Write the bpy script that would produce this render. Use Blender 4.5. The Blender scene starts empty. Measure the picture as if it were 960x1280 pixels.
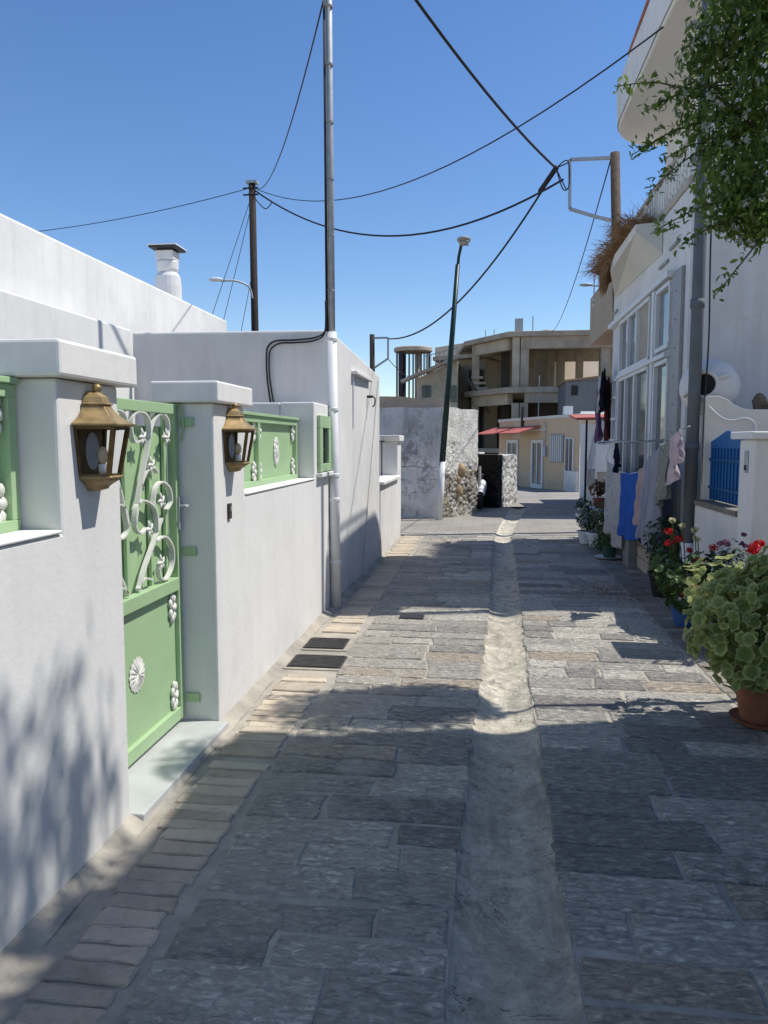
import bpy, math, random
from mathutils import Vector, Matrix, noise
random.seed(7)
sc = bpy.context.scene
col = sc.collection
R = math.radians
V = Vector

# ------------------------------------------------------------------ mesh helper
class MB:
    def __init__(s):
        s.v = []; s.f = []; s.t = []; s.cur = 0.5
    def add(s, vs, fs, tint=None):
        n = len(s.v)
        s.v += [tuple(p) for p in vs]
        s.f += [tuple(i + n for i in f) for f in fs]
        if isinstance(tint, list): s.t += tint
        else: s.t += [s.cur if tint is None else tint] * len(vs)
        return s
    def box(s, x0, x1, y0, y1, z0, z1):
        vs = [(x, y, z) for z in (z0, z1) for x, y in ((x0, y0), (x1, y0), (x1, y1), (x0, y1))]
        return s.add(vs, [(3, 2, 1, 0), (4, 5, 6, 7), (0, 1, 5, 4), (1, 2, 6, 5), (2, 3, 7, 6), (3, 0, 4, 7)])
    def prism(s, poly, a, b, axis='z'):
        n = len(poly)
        def mk(p, t):
            return {'z': (p[0], p[1], t), 'x': (t, p[0], p[1]), 'y': (p[0], t, p[1])}[axis]
        vs = [mk(p, a) for p in poly] + [mk(p, b) for p in poly]
        fs = [tuple(range(n))[::-1], tuple(range(n, 2 * n))] + [(i, (i + 1) % n, n + (i + 1) % n, n + i) for i in range(n)]
        return s.add(vs, fs)
    def bar(s, p, q, w, h=None, up=(0, 0, 1)):
        p, q = V(p), V(q); h = h or w
        d = (q - p).normalized(); u = V(up)
        if abs(d.dot(u)) > .98: u = V((0, 1, 0))
        a = d.cross(u).normalized(); b = a.cross(d).normalized()
        vs = []
        for c in (p, q):
            for i, j in ((-1, -1), (1, -1), (1, 1), (-1, 1)):
                vs.append(c + a * i * w / 2 + b * j * h / 2)
        return s.add(vs, [(3, 2, 1, 0), (4, 5, 6, 7), (0, 1, 5, 4), (1, 2, 6, 5), (2, 3, 7, 6), (3, 0, 4, 7)])
    def tube(s, pts, r, n=8, cap=True):
        pts = [V(p) for p in pts]; m = len(pts)
        rs = r if isinstance(r, (list, tuple)) else [r] * m
        vs = []; a = None
        for i, p in enumerate(pts):
            d = (pts[min(i + 1, m - 1)] - pts[max(i - 1, 0)]).normalized()
            if a is None:
                u = V((0, 0, 1)) if abs(d.z) < .9 else V((1, 0, 0))
                a = d.cross(u).normalized()
            else:
                a = (a - d * a.dot(d)).normalized()
            b = d.cross(a)
            for k in range(n):
                t = 2 * math.pi * k / n
                vs.append(p + (a * math.cos(t) + b * math.sin(t)) * rs[i])
        fs = [(i * n + k, i * n + (k + 1) % n, (i + 1) * n + (k + 1) % n, (i + 1) * n + k) for i in range(m - 1) for k in range(n)]
        if cap: fs += [tuple(range(n))[::-1], tuple((m - 1) * n + k for k in range(n))]
        return s.add(vs, fs)
    def lathe(s, prof, o=(0, 0, 0), n=20, M=None, cap=True):
        vs = []
        M = M or Matrix.Identity(3); o = V(o)
        for r, z in prof:
            for k in range(n):
                t = 2 * math.pi * k / n
                vs.append(o + M @ V((r * math.cos(t), r * math.sin(t), z)))
        m = len(prof)
        fs = [(i * n + k, i * n + (k + 1) % n, (i + 1) * n + (k + 1) % n, (i + 1) * n + k) for i in range(m - 1) for k in range(n)]
        if cap: fs += [tuple(range(n))[::-1], tuple((m - 1) * n + k for k in range(n))]
        return s.add(vs, fs)
    def blob(s, c, r, n=8, m=5, jit=0):
        rx, ry, rz = (r, r, r) if isinstance(r, (int, float)) else r
        vs = []
        for i in range(m + 1):
            ph = math.pi * i / m
            for k in range(n):
                t = 2 * math.pi * k / n
                j = 1 + random.uniform(-jit, jit)
                vs.append((c[0] + rx * j * math.sin(ph) * math.cos(t), c[1] + ry * j * math.sin(ph) * math.sin(t), c[2] + rz * j * math.cos(ph)))
        return s.add(vs, [(i * n + k, (i + 1) * n + k, (i + 1) * n + (k + 1) % n, i * n + (k + 1) % n) for i in range(m) for k in range(n)])
    def sheet(s, fn, nu, nv):
        vs = [fn(i / nu, j / nv) for j in range(nv + 1) for i in range(nu + 1)]
        return s.add(vs, [(j * (nu + 1) + i, j * (nu + 1) + i + 1, (j + 1) * (nu + 1) + i + 1, (j + 1) * (nu + 1) + i) for j in range(nv) for i in range(nu)])
    def build(s, name, mat, parent=None, smooth=False, bevel=0, seg=2, world=True):
        me = bpy.data.meshes.new(name)
        off = V((0, 0, 0))
        if parent is not None and world:
            q = parent
            while q is not None:
                off += q.location; q = q.parent
        me.from_pydata([tuple(V(p) - off) for p in s.v], [], s.f)
        at = me.attributes.new('tint', 'FLOAT', 'POINT')
        at.data.foreach_set('value', s.t)
        me.materials.append(mat)
        o = bpy.data.objects.new(name, me); col.objects.link(o)
        if parent is not None: o.parent = parent
        if smooth:
            me.polygons.foreach_set('use_smooth', [True] * len(me.polygons))
        if bevel:
            b = o.modifiers.new('bevel', 'BEVEL'); b.width = bevel; b.segments = seg; b.limit_method = 'ANGLE'; b.angle_limit = R(40)
        return o

def tag(o, label=None, cat=None, group=None, kind=None):
    if label: o['label'] = label
    if cat: o['category'] = cat
    if group: o['group'] = group
    if kind: o['kind'] = kind
    return o
def thing(name, label, cat, loc=(0, 0, 0), group=None):
    o = bpy.data.objects.new(name, None); col.objects.link(o)
    o.location = loc; o.empty_display_size = .1
    return tag(o, label, cat, group)
def cp(o, parent=None):
    c = o.copy(); col.objects.link(c)
    if parent is not None: c.parent = parent
    for ch in list(o.children): cp(ch, c)
    return c

# ------------------------------------------------------------------ materials
def srgb(h):
    r = [int(h[i:i + 2], 16) / 255 for i in (0, 2, 4)]
    return tuple(c / 12.92 if c <= .04045 else ((c + .055) / 1.055) ** 2.4 for c in r) + (1,)
class NT:
    def __init__(s, name):
        s.m = bpy.data.materials.new(name); s.m.use_nodes = True
        s.t = s.m.node_tree; s.b = s.t.nodes['Principled BSDF']
        s.pos = s.n('ShaderNodeNewGeometry').outputs['Position']
    def n(s, t, **k):
        x = s.t.nodes.new(t)
        for a, b in k.items(): setattr(x, a, b)
        return x
    def l(s, a, b): s.t.links.new(a, b)
    def noise(s, scale, detail=5, rough=.6, vec=None, stretch=None, dist=0):
        v = vec or s.pos
        if stretch:
            mp = s.n('ShaderNodeMapping'); mp.inputs['Scale'].default_value = stretch
            s.l(v, mp.inputs[0]); v = mp.outputs[0]
        x = s.n('ShaderNodeTexNoise'); s.l(v, x.inputs['Vector'])
        x.inputs['Scale'].default_value = scale; x.inputs['Detail'].default_value = detail; x.inputs['Roughness'].default_value = rough
        x.inputs['Distortion'].default_value = dist
        return x.outputs['Fac']
    def ramp(s, f, a, b, va=0, vb=1):
        x = s.n('ShaderNodeMapRange'); s.l(f, x.inputs['Value'])
        x.inputs['From Min'].default_value = a; x.inputs['From Max'].default_value = b
        x.inputs['To Min'].default_value = va; x.inputs['To Max'].default_value = vb
        return x.outputs[0]
    def mix(s, f, a, b, mode='MIX'):
        x = s.n('ShaderNodeMix'); x.data_type = 'RGBA'; x.blend_type = mode
        for sock, val in ((x.inputs['Factor'], f), (x.inputs[6], a), (x.inputs[7], b)):
            if hasattr(val, 'links'): s.l(val, sock)
            else: sock.default_value = val
        return x.outputs[2]
    def math(s, op, a, b=0.0, clamp=False):
        x = s.n('ShaderNodeMath', operation=op); x.use_clamp = clamp
        for sock, val in ((x.inputs[0], a), (x.inputs[1], b)):
            if hasattr(val, 'links'): s.l(val, sock)
            else: sock.default_value = val
        return x.outputs[0]
    def z(s):
        x = s.n('ShaderNodeSeparateXYZ'); s.l(s.pos, x.inputs[0]); return x.outputs[2]
    def attr(s, nm='tint'):
        return s.n('ShaderNodeAttribute', attribute_name=nm).outputs['Fac']
    def bump(s, h, st=.3, dist=.01, prev=None):
        x = s.n('ShaderNodeBump'); s.l(h, x.inputs['Height'])
        x.inputs['Strength'].default_value = st; x.inputs['Distance'].default_value = dist
        if prev: s.l(prev, x.inputs['Normal'])
        s.l(x.outputs[0], s.b.inputs['Normal']); return x.outputs[0]
    def out(s, c, rough=.8, metal=0, spec=.3):
        if hasattr(c, 'links'): s.l(c, s.b.inputs['Base Color'])
        else: s.b.inputs['Base Color'].default_value = c
        if hasattr(rough, 'links'): s.l(rough, s.b.inputs['Roughness'])
        else: s.b.inputs['Roughness'].default_value = rough
        s.b.inputs['Metallic'].default_value = metal
        s.b.inputs['Specular IOR Level'].default_value = spec
        return s.m
def rgb(*c): return (c[0], c[1], c[2], 1)
def k_(c, f): return (min(c[0] * f, 1), min(c[1] * f, 1), min(c[2] * f, 1), 1)

def simple(name, c, rough=.6, var=.15, sc_=8, metal=0, bump=0, bs=80, spec=.3):
    N = NT(name)
    f = N.noise(sc_, 6)
    cc = N.mix(N.ramp(f, .3, .7), k_(c, 1 - var), k_(c, 1 + var))
    if bump: N.bump(N.noise(bs, 4), bump, .004)
    return N.out(cc, rough, metal, spec)
def stucco(name, c, streak=.12, dirt=.35, patch=.06, dirtcol=(.25, .22, .18, 1), bump=.25, dz=.5):
    N = NT(name)
    f1 = N.ramp(N.noise(1.3, 6, .65), .35, .7)
    cc = N.mix(f1, k_(c, 1 - patch), k_(c, 1 + patch * .5))
    f2 = N.ramp(N.noise(5, 7, .75, stretch=(1.6, 1.6, .10)), .46, .78, 0, streak)
    cc = N.mix(f2, cc, k_(dirtcol, 1.3))
    zf = N.ramp(N.z(), -.02, dz, 1, 0)
    f3 = N.math('MULTIPLY', N.math('POWER', zf, 2.2, True), N.ramp(N.noise(7, 6, .7), .3, .75), True)
    cc = N.mix(N.math('MULTIPLY', f3, dirt), cc, dirtcol)
    spots = N.ramp(N.noise(23, 4, .75), .68, .8, 0, .25 * streak / .12)
    cc = N.mix(spots, cc, dirtcol)
    crk = N.ramp(N.math('ABSOLUTE', N.math('SUBTRACT', N.noise(1.1, 7, .62, dist=.7), .5)), 0, .0022, .55, 0)
    cc = N.mix(N.math('MULTIPLY', crk, N.ramp(N.noise(.8, 2), .5, .6)), cc, dirtcol)
    tw_ = N.ramp(N.noise(2.2, 4, .6, dist=.8), .48, .60, 0, .22)
    cc = N.mix(tw_, cc, k_(c, 1.06))
    h = N.math('ADD', N.noise(38, 5, .6), N.math('ADD', N.math('MULTIPLY', N.noise(7, 3), 1.5), N.math('MULTIPLY', N.noise(2.6, 3, .5), 2.2)))
    N.bump(h, bump * .85, .006)
    return N.out(cc, .85, 0, .2)
def concrete(name, c, streak=.5, rub=0):
    N = NT(name)
    f = N.ramp(N.noise(1.1, 8, .7), .3, .7)
    cc = N.mix(f, k_(c, .7), k_(c, 1.2))
    f2 = N.ramp(N.noise(3, 7, .75, stretch=(1, 1, .15)), .45, .75, 0, streak)
    cc = N.mix(f2, cc, k_(c, .4))
    N.bump(N.noise(25, 6, .7), .4, .01)
    return N.out(cc, .9, 0, .2)
def rubble(name, stone, wash, amt, scale=4.5, mortar=(.3, .27, .22, 1), zwash=None):
    """rough stone wall: irregular stones showing through an uneven whitewash"""
    N = NT(name)
    w = N.n('ShaderNodeTexNoise'); w.inputs['Scale'].default_value = 5; w.inputs['Detail'].default_value = 3
    N.l(N.pos, w.inputs['Vector'])
    mm = N.n('ShaderNodeMix'); mm.data_type = 'RGBA'; mm.blend_type = 'LINEAR_LIGHT'; mm.inputs['Factor'].default_value = .08
    N.l(N.pos, mm.inputs[6]); N.l(w.outputs['Color'], mm.inputs[7])
    mp = N.n('ShaderNodeMapping'); mp.inputs['Scale'].default_value = (1, 1, 1.5); N.l(mm.outputs[2], mp.inputs[0])
    e = N.n('ShaderNodeTexVoronoi', feature='DISTANCE_TO_EDGE'); e.inputs['Scale'].default_value = scale; N.l(mp.outputs[0], e.inputs['Vector'])
    c = N.n('ShaderNodeTexVoronoi'); c.inputs['Scale'].default_value = scale; N.l(mp.outputs[0], c.inputs['Vector'])
    edge = N.ramp(e.outputs['Distance'], .0, .12)
    sep = N.n('ShaderNodeSeparateColor'); N.l(c.outputs['Color'], sep.inputs[0])
    st = N.mix(sep.outputs[0], k_(stone, .55), k_(stone, 1.35))
    st = N.mix(N.ramp(N.noise(14, 6, .7), .3, .7, 0, .4), st, k_(stone, .5))
    st = N.mix(edge, mortar, st)
    nz_ = N.noise(1.9, 9, .75)
    if zwash: nz_ = N.math('ADD', nz_, N.ramp(N.z(), zwash[0], zwash[1], -.12, .33))
    wm = N.ramp(nz_, .5 - amt * .5, .64 - amt * .5)
    wc = N.mix(N.ramp(N.noise(4, 7, .75), .35, .7), k_(wash, .55), wash)
    cc = N.mix(N.math('MULTIPLY', wm, N.ramp(edge, 0, .8, .6, 1)), st, wc)
    h = N.math('ADD', N.math('MULTIPLY', edge, N.ramp(wm, 0, 1, 1, .12)), N.math('MULTIPLY', N.noise(20, 6, .7), N.ramp(wm, 0, 1, .7, .25)))
    N.bump(h, .9, .05)
    return N.out(cc, .95, 0, .15)
def leafmat(name, a, b, tr=.35, rough=.45):
    N = NT(name)
    cc = N.mix(N.attr(), a, b)
    cc = N.mix(N.ramp(N.noise(9, 3), .3, .7, 0, .35), cc, k_(a, .6))
    N.out(cc, rough, 0, .35)
    tl = N.n('ShaderNodeBsdfTranslucent'); N.l(N.mix(.5, cc, k_(b, 1.4)), tl.inputs[0])
    ms = N.n('ShaderNodeMixShader'); ms.inputs[0].default_value = tr
    N.l(N.b.outputs[0], ms.inputs[1]); N.l(tl.outputs[0], ms.inputs[2])
    N.l(ms.outputs[0], N.t.nodes['Material Output'].inputs[0])
    return N.m
def clothmat(name, a, pattern=None, rough=.9):
    N = NT(name)
    cc = N.mix(N.ramp(N.noise(6, 4), .3, .7), k_(a, .85), k_(a, 1.1))
    if pattern:
        v = N.noise(pattern[1], 2, .5)
        cc = N.mix(N.ramp(v, .58, .66, 0, .8), cc, pattern[0])
    N.bump(N.noise(160, 2), .15, .002)
    N.out(cc, rough, 0, .1)
    tl = N.n('ShaderNodeBsdfTranslucent'); N.l(cc, tl.inputs[0])
    ms = N.n('ShaderNodeMixShader'); ms.inputs[0].default_value = .25
    N.l(N.b.outputs[0], ms.inputs[1]); N.l(tl.outputs[0], ms.inputs[2])
    N.l(ms.outputs[0], N.t.nodes['Material Output'].inputs[0])
    return N.m

WHITE = stucco('white_stucco', rgb(.74, .725, .70), streak=.15, patch=.06)
WHITE2 = stucco('old_white_stucco', rgb(.74, .725, .695), streak=.25, dirt=.6, patch=.1, dz=.8)
WHITER = stucco('shaded_white_stucco', rgb(.70, .69, .68), streak=.3, dirt=.4, patch=.12)
CREAM = stucco('cream_stucco', rgb(.70, .67, .60), streak=.1, dirt=.3)
YELLOW = stucco('ochre_stucco', rgb(.64, .47, .31), streak=.2, dirt=.4, dz=.2)
BEIGE = stucco('beige_stucco', rgb(.42, .34, .25), streak=.4)
GREYST = stucco('grey_stucco', rgb(.13, .14, .155), streak=.2)
DIRTY = stucco('bare_plaster', rgb(.42, .41, .38), streak=.8, dirt=.9, patch=.35, dz=1.2)
CONC = concrete('raw_concrete', rgb(.43, .365, .285), .4)
CONCL = concrete('pale_concrete', rgb(.50, .43, .33), .25)
CONCD = concrete('shade_dark_concrete', rgb(.085, .075, .062), .3)  # darker copy for interiors and recesses, shade put into the colour
def ruinfront():
    N = NT('peeling_blockwork')
    c = N.mix(N.ramp(N.noise(1.4, 8, .75), .35, .68), rgb(.60, .585, .56), rgb(.92, .90, .87))
    st = N.ramp(N.noise(2.4, 8, .78, stretch=(1.6, 1, .14)), .46, .72, 0, .75)
    c = N.mix(N.math('MULTIPLY', st, N.ramp(N.z(), .6, 2.4, .25, 1)), c, rgb(.22, .22, .215))
    mp = N.n('ShaderNodeMapping'); mp.inputs['Rotation'].default_value = (R(90), 0, 0); N.l(N.pos, mp.inputs[0])
    w_ = N.n('ShaderNodeTexNoise'); w_.inputs['Scale'].default_value = 3; N.l(N.pos, w_.inputs['Vector'])
    mm = N.n('ShaderNodeMix'); mm.data_type = 'RGBA'; mm.blend_type = 'LINEAR_LIGHT'; mm.inputs['Factor'].default_value = .05
    N.l(mp.outputs[0], mm.inputs[6]); N.l(w_.outputs['Color'], mm.inputs[7])
    br = N.n('ShaderNodeTexBrick'); br.inputs['Scale'].default_value = 1.0; br.inputs['Brick Width'].default_value = .55; br.inputs['Row Height'].default_value = .27; br.inputs['Mortar Size'].default_value = .012; br.inputs['Mortar Smooth'].default_value = .6
    N.l(mm.outputs[2], br.inputs['Vector'])
    jm = N.math('MULTIPLY', br.outputs['Fac'], N.math('MULTIPLY', N.ramp(N.noise(1.6, 6, .7), .46, .6), N.ramp(N.z(), 1.5, 1.75, .6, .03)))
    c = N.mix(jm, c, rgb(.10, .10, .10))
    pits = N.ramp(N.noise(3.4, 9, .78), .54, .66, 0, .75)
    c = N.mix(N.math('MULTIPLY', pits, N.ramp(N.z(), 1.85, 1.45, .1, 1)), c, rgb(.24, .225, .20))
    h = N.math('ADD', N.math('MULTIPLY', jm, -1.2), N.math('ADD', N.math('MULTIPLY', pits, -.8), N.noise(14, 7, .7)))
    N.bump(h, .8, .04)
    return N.out(c, .95, 0, .15)
RUINF = ruinfront()
RUINS = rubble('rubble_stone', rgb(.46, .40, .31), rgb(.86, .83, .77), .34, 8.5, zwash=(.9, 1.45))
RUBD = rubble('dark_shaded_rubble', rgb(.04, .034, .03), rgb(.06, .055, .05), .05, 7.5, rgb(.012, .011, .01))  # near-black tone covers both dark mossy stone and the shade on this face
RUBL = rubble('whitewashed_rubble', rgb(.45, .42, .38), rgb(.72, .71, .68), .45, 6)
GREEN = simple('green_paint', rgb(.35, .50, .28), .45, .05, 4, bump=.05, bs=60, spec=.45)
WIRON = simple('white_ironwork', rgb(.68, .67, .62), .45, .08, 20)
MARBLE = simple('marble', rgb(.46, .47, .455), .35, .12, 5, spec=.4)
BRASS = simple('aged_brass', rgb(.35, .25, .12), .5, .4, 18, metal=.55, bump=.15, bs=90)
BRASSD = simple('dark_brass', rgb(.12, .075, .03), .5, .3, 30, metal=.6)
BLACK = simple('black_rubber', rgb(.012, .012, .013), .55, .2)
WIRE = simple('cable_sheath', rgb(.02, .02, .022), .6, .1)
GALV = simple('galvanised_steel', rgb(.40, .42, .44), .6, .15, 12, metal=.25)
WPIPE = simple('white_pipe_paint', rgb(.72, .72, .71), .5, .06, 6)
GPIPE = simple('grey_pipe_plastic', rgb(.13, .145, .16), .8, .12, 6)
WOODD = simple('tarred_wood', rgb(.03, .022, .018), .85, .5, 14, bump=.5)
WOOD = simple('grey_brown_wood', rgb(.095, .066, .045), .85, .4, 14, bump=.5)
LAMPG = simple('dark_green_paint', rgb(.012, .035, .03), .4, .2, 6)
TERRA = simple('terracotta', rgb(.23, .095, .055), .8, .25, 9, bump=.2)
BLUE = simple('blue_paint', rgb(.015, .13, .36), .5, .12, 6, bump=.08)
WPLAST = simple('white_plastic', rgb(.70, .71, .72), .45, .08, 6)
BLUEPOT = simple('blue_plastic', rgb(.04, .12, .35), .5, .15, 6)
STONESILL = simple('sill_stone', rgb(.20, .18, .15), .8, .25, 14, bump=.3)
ALU = simple('white_aluminium', rgb(.66, .66, .65), .45, .08, 5)
GALU = simple('grey_aluminium', rgb(.30, .30, .295), .5, .12, 8)
REDAWN = simple('red_awning_cloth', rgb(.45, .13, .10), .8, .15, 5)
STRAW = simple('dry_straw', rgb(.27, .155, .075), .9, .4, 12)
BARK = simple('vine_bark', rgb(.10, .07, .045), .9, .4, 20, bump=.5)
OCHRE = simple('ochre_stone', rgb(.36, .26, .15), .95, .35, 9, bump=.8, bs=25)
METALG = simple('cast_iron', rgb(.055, .052, .05), .6, .3, 20, metal=.4, bump=.4, bs=120)
CREAMB = simple('cream_block', rgb(.46, .40, .32), .9, .2, 6, bump=.5, bs=30)
CURT = simple('beige_curtain', rgb(.40, .35, .28), .8, .12, 3)
def glass(name, c, rough=.06, spec=.6, var=.3):
    N = NT(name)
    f = N.ramp(N.noise(2.2, 3), .35, .65)
    return N.out(N.mix(f, k_(c, 1 - var), k_(c, 1 + var)), rough, 0, spec)
WIN = glass('window_glass', rgb(.10, .115, .12))
WIND = glass('dark_window_glass', rgb(.035, .04, .045))
def clear():
    N = NT('clear_glass')
    N.b.inputs['Transmission Weight'].default_value = 1.0
    N.b.inputs['IOR'].default_value = 1.05
    return N.out(rgb(.9, .93, .93), .02, 0, .5)
CLEAR = clear()
MIRROR = simple('mirror', rgb(.35, .37, .40), .2, .05, 5)
BULB = simple('bulb_glass', rgb(.55, .45, .30), .15, .1, 5, spec=.6)

# ------------------------------------------------------------------ paving materials
def slabmat():
    N = NT('slate_paving')
    t = N.attr()
    base = N.mix(N.ramp(t, 0, .92), rgb(.31, .295, .268), rgb(.66, .615, .53))
    base = N.mix(N.ramp(t, .925, .93), base, rgb(.50, .42, .33))
    # riven grain, mostly along the length of the stones
    g = N.noise(1, 9, .72, stretch=(14, 40, 9), dist=.25)
    base = N.mix(1.0, base, N.mix(N.ramp(g, .34, .66), rgb(.72, .72, .72), rgb(1.25, 1.25, 1.24)), 'MULTIPLY')
    rv = N.ramp(N.noise(1, 7, .62, stretch=(20, 38, 12), dist=.9), .38, .62)
    base = N.mix(1.0, base, N.mix(rv, rgb(.66, .665, .68), rgb(1.17, 1.17, 1.15)), 'MULTIPLY')  # crevices darkened and ridges lightened in the colour to suggest shaded relief
    # flaked hollows
    f = N.noise(15, 8, .7, dist=.35)
    hol = N.ramp(f, .55, .66)
    patchy = N.ramp(N.noise(1.1, 3), .42, .58)
    base = N.mix(N.math('MULTIPLY', N.math('MULTIPLY', hol, patchy), .55), base, rgb(.12, .122, .125))
    # cement smeared over the stones, most along the left side
    mort = N.mix(N.ramp(N.noise(8, 6, .7), .3, .7), rgb(.38, .345, .29), rgb(.56, .51, .43))
    x = N.n('ShaderNodeSeparateXYZ'); N.l(N.pos, x.inputs[0])
    sm = N.math('ADD', N.noise(2.6, 9, .76, dist=.5), N.ramp(x.outputs[0], -1.0, .1, .13, -.03))
    base = N.mix(N.ramp(sm, .54, .64, 0, .75), base, mort)
    veins = N.ramp(N.math('ABSOLUTE', N.math('SUBTRACT', N.noise(6, 8, .72, dist=.6), .5)), 0, .02, .25, 0)
    base = N.mix(N.math('MULTIPLY', veins, N.ramp(N.noise(1.7, 3), .45, .6)), base, mort)
    h = N.math('ADD', N.math('ADD', N.math('MULTIPLY', g, .6), N.math('MULTIPLY', rv, .7)), N.math('MULTIPLY', hol, -.35))
    h = N.math('ADD', h, N.math('MULTIPLY', N.noise(60, 5, .7), .35))
    N.bump(h, .9, .022)
    return N.out(base, N.ramp(N.noise(5, 4), .3, .7, .6, .9), 0, .25)
SLAB = slabmat()
def mortarmat():
    N = NT('paving_mortar')
    c = N.mix(N.ramp(N.noise(6, 7, .7), .3, .7), rgb(.28, .255, .215), rgb(.48, .435, .36))
    c = N.mix(N.ramp(N.noise(2, 5), .45, .65, 0, .5), c, rgb(.18, .17, .155))
    N.bump(N.noise(40, 6, .7), .5, .01)
    return N.out(c, .9, 0, .2)
MORTAR = mortarmat()
def guttermat():
    N = NT('gutter_concrete')
    c = N.mix(N.ramp(N.noise(1.6, 9, .72, dist=.6), .3, .7), rgb(.50, .455, .375), rgb(.76, .695, .57))
    c = N.mix(N.ramp(N.noise(3, 8, .75, stretch=(1, .4, 1), dist=.5), .5, .66, 0, .55), c, rgb(.26, .235, .19))
    c = N.mix(N.ramp(N.noise(5, 9, .8, dist=1), .56, .64, 0, .5), c, rgb(.68, .62, .50))
    c = N.mix(N.ramp(N.noise(45, 5, .7), .58, .75, 0, .6), c, rgb(.10, .095, .085))
    cr = N.ramp(N.math('ABSOLUTE', N.math('SUBTRACT', N.noise(1.3, 6, .65, dist=.8), .5)), 0, .006, .85, 0)
    c = N.mix(N.math('MULTIPLY', cr, N.ramp(N.noise(.9, 2), .42, .55)), c, rgb(.08, .075, .07))
    c = N.mix(1.0, c, N.mix(N.ramp(N.noise(13, 8, .75), .36, .64), rgb(.68, .67, .65), rgb(1.2, 1.2, 1.18)), 'MULTIPLY')
    c = N.mix(N.ramp(N.noise(1, 6, .7, stretch=(5, .9, 1)), .52, .62, 0, .4), c, rgb(.20, .185, .16))
    c = N.mix(N.ramp(N.noise(90, 3, .7), .6, .7, 0, .55), c, rgb(.12, .11, .10))
    N.bump(N.math('ADD', N.noise(22, 8, .75), N.math('MULTIPLY', N.noise(5, 6), 1.2)), 1.0, .03)
    return N.out(c, .9, 0, .2)
GUTTER = guttermat()
def brickmat(name, a, b):
    N = NT(name)
    c = N.mix(N.attr(), a, b)
    c = N.mix(N.ramp(N.noise(5, 7, .75), .4, .7, 0, .55), c, k_(b, 1.2))
    c = N.mix(N.ramp(N.noise(24, 5, .75), .55, .75, 0, .6), c, k_(a, .5))
    c = N.mix(N.ramp(N.noise(2.4, 9, .75, dist=.6), .52, .64, 0, .5), c, k_(b, .9) if a[0] < .2 else rgb(.40, .375, .33))
    N.bump(N.noise(35, 6, .7), .8, .014)
    return N.out(c, .9, 0, .2)
BRICK = brickmat('tan_edge_paver', rgb(.34, .285, .22), rgb(.56, .475, .365))
BRICKD = brickmat('brown_edge_paver', rgb(.17, .15, .13), rgb(.29, .26, .22))
def roadmat():
    N = NT('far_road_concrete')
    c = N.mix(N.ramp(N.noise(.7, 8, .7), .3, .7), rgb(.24, .225, .20), rgb(.40, .365, .315))
    br = N.n('ShaderNodeTexBrick'); br.inputs['Scale'].default_value = 1.2; br.inputs['Mortar Size'].default_value = .012
    br.inputs['Color1'].default_value = (1, 1, 1, 1); br.inputs['Color2'].default_value = (.85, .85, .86, 1); br.inputs['Mortar'].default_value = (.55, .53, .5, 1)
    N.l(N.pos, br.inputs['Vector'])
    c = N.mix(.6, c, br.outputs['Color'], 'MULTIPLY')
    N.bump(N.noise(20, 6, .7), .4, .01)
    return N.out(c, .9, 0, .2)
ROAD = roadmat()
EARTH = concrete('dry_ground', rgb(.26, .22, .17), .2)

# ------------------------------------------------------------------ light, sky, camera
EL, AZ = R(60), R(15)                       # azimuth counted from +x towards +y
S = V((math.cos(EL) * math.cos(AZ), math.cos(EL) * math.sin(AZ), math.sin(EL)))
w = bpy.data.worlds.new('World'); sc.world = w; w.use_nodes = True
bg = w.node_tree.nodes['Background']
sky = w.node_tree.nodes.new('ShaderNodeTexSky'); sky.sky_type = 'NISHITA'
sky.sun_disc = False; sky.sun_elevation = EL; sky.sun_rotation = R(90) - AZ
sky.altitude = 0; sky.air_density = 1.0; sky.dust_density = .05; sky.ozone_density = 2.2
hs = w.node_tree.nodes.new('ShaderNodeHueSaturation'); hs.inputs['Hue'].default_value = .507; hs.inputs['Saturation'].default_value = 1.2; hs.inputs['Value'].default_value = 1.28
w.node_tree.links.new(sky.outputs[0], hs.inputs['Color']); w.node_tree.links.new(hs.outputs[0], bg.inputs[0]); bg.inputs[1].default_value = .12
ld = bpy.data.lights.new('sun', 'SUN'); ld.energy = 5.0; ld.angle = R(.53); ld.color = (1, .965, .9)
lo = bpy.data.objects.new('sun', ld); col.objects.link(lo); lo.rotation_euler = S.to_track_quat('Z', 'Y').to_euler()
cd = bpy.data.cameras.new('camera'); cam = bpy.data.objects.new('camera', cd); col.objects.link(cam)
cd.sensor_fit = 'HORIZONTAL'; cd.sensor_width = 36; cd.lens = 36 * 961 / 960; cd.clip_start = .05; cd.clip_end = 3000
cam.location = (0, 0, 1.6); cam.rotation_euler = (R(90 - 5.24), 0, R(7.4))
sc.camera = cam
sc.render.resolution_x = 768; sc.render.resolution_y = 1024
sc.view_settings.view_transform = 'Standard'; sc.view_settings.look = 'None'; sc.view_settings.exposure = 0
sc.cycles.max_bounces = 8

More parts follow.
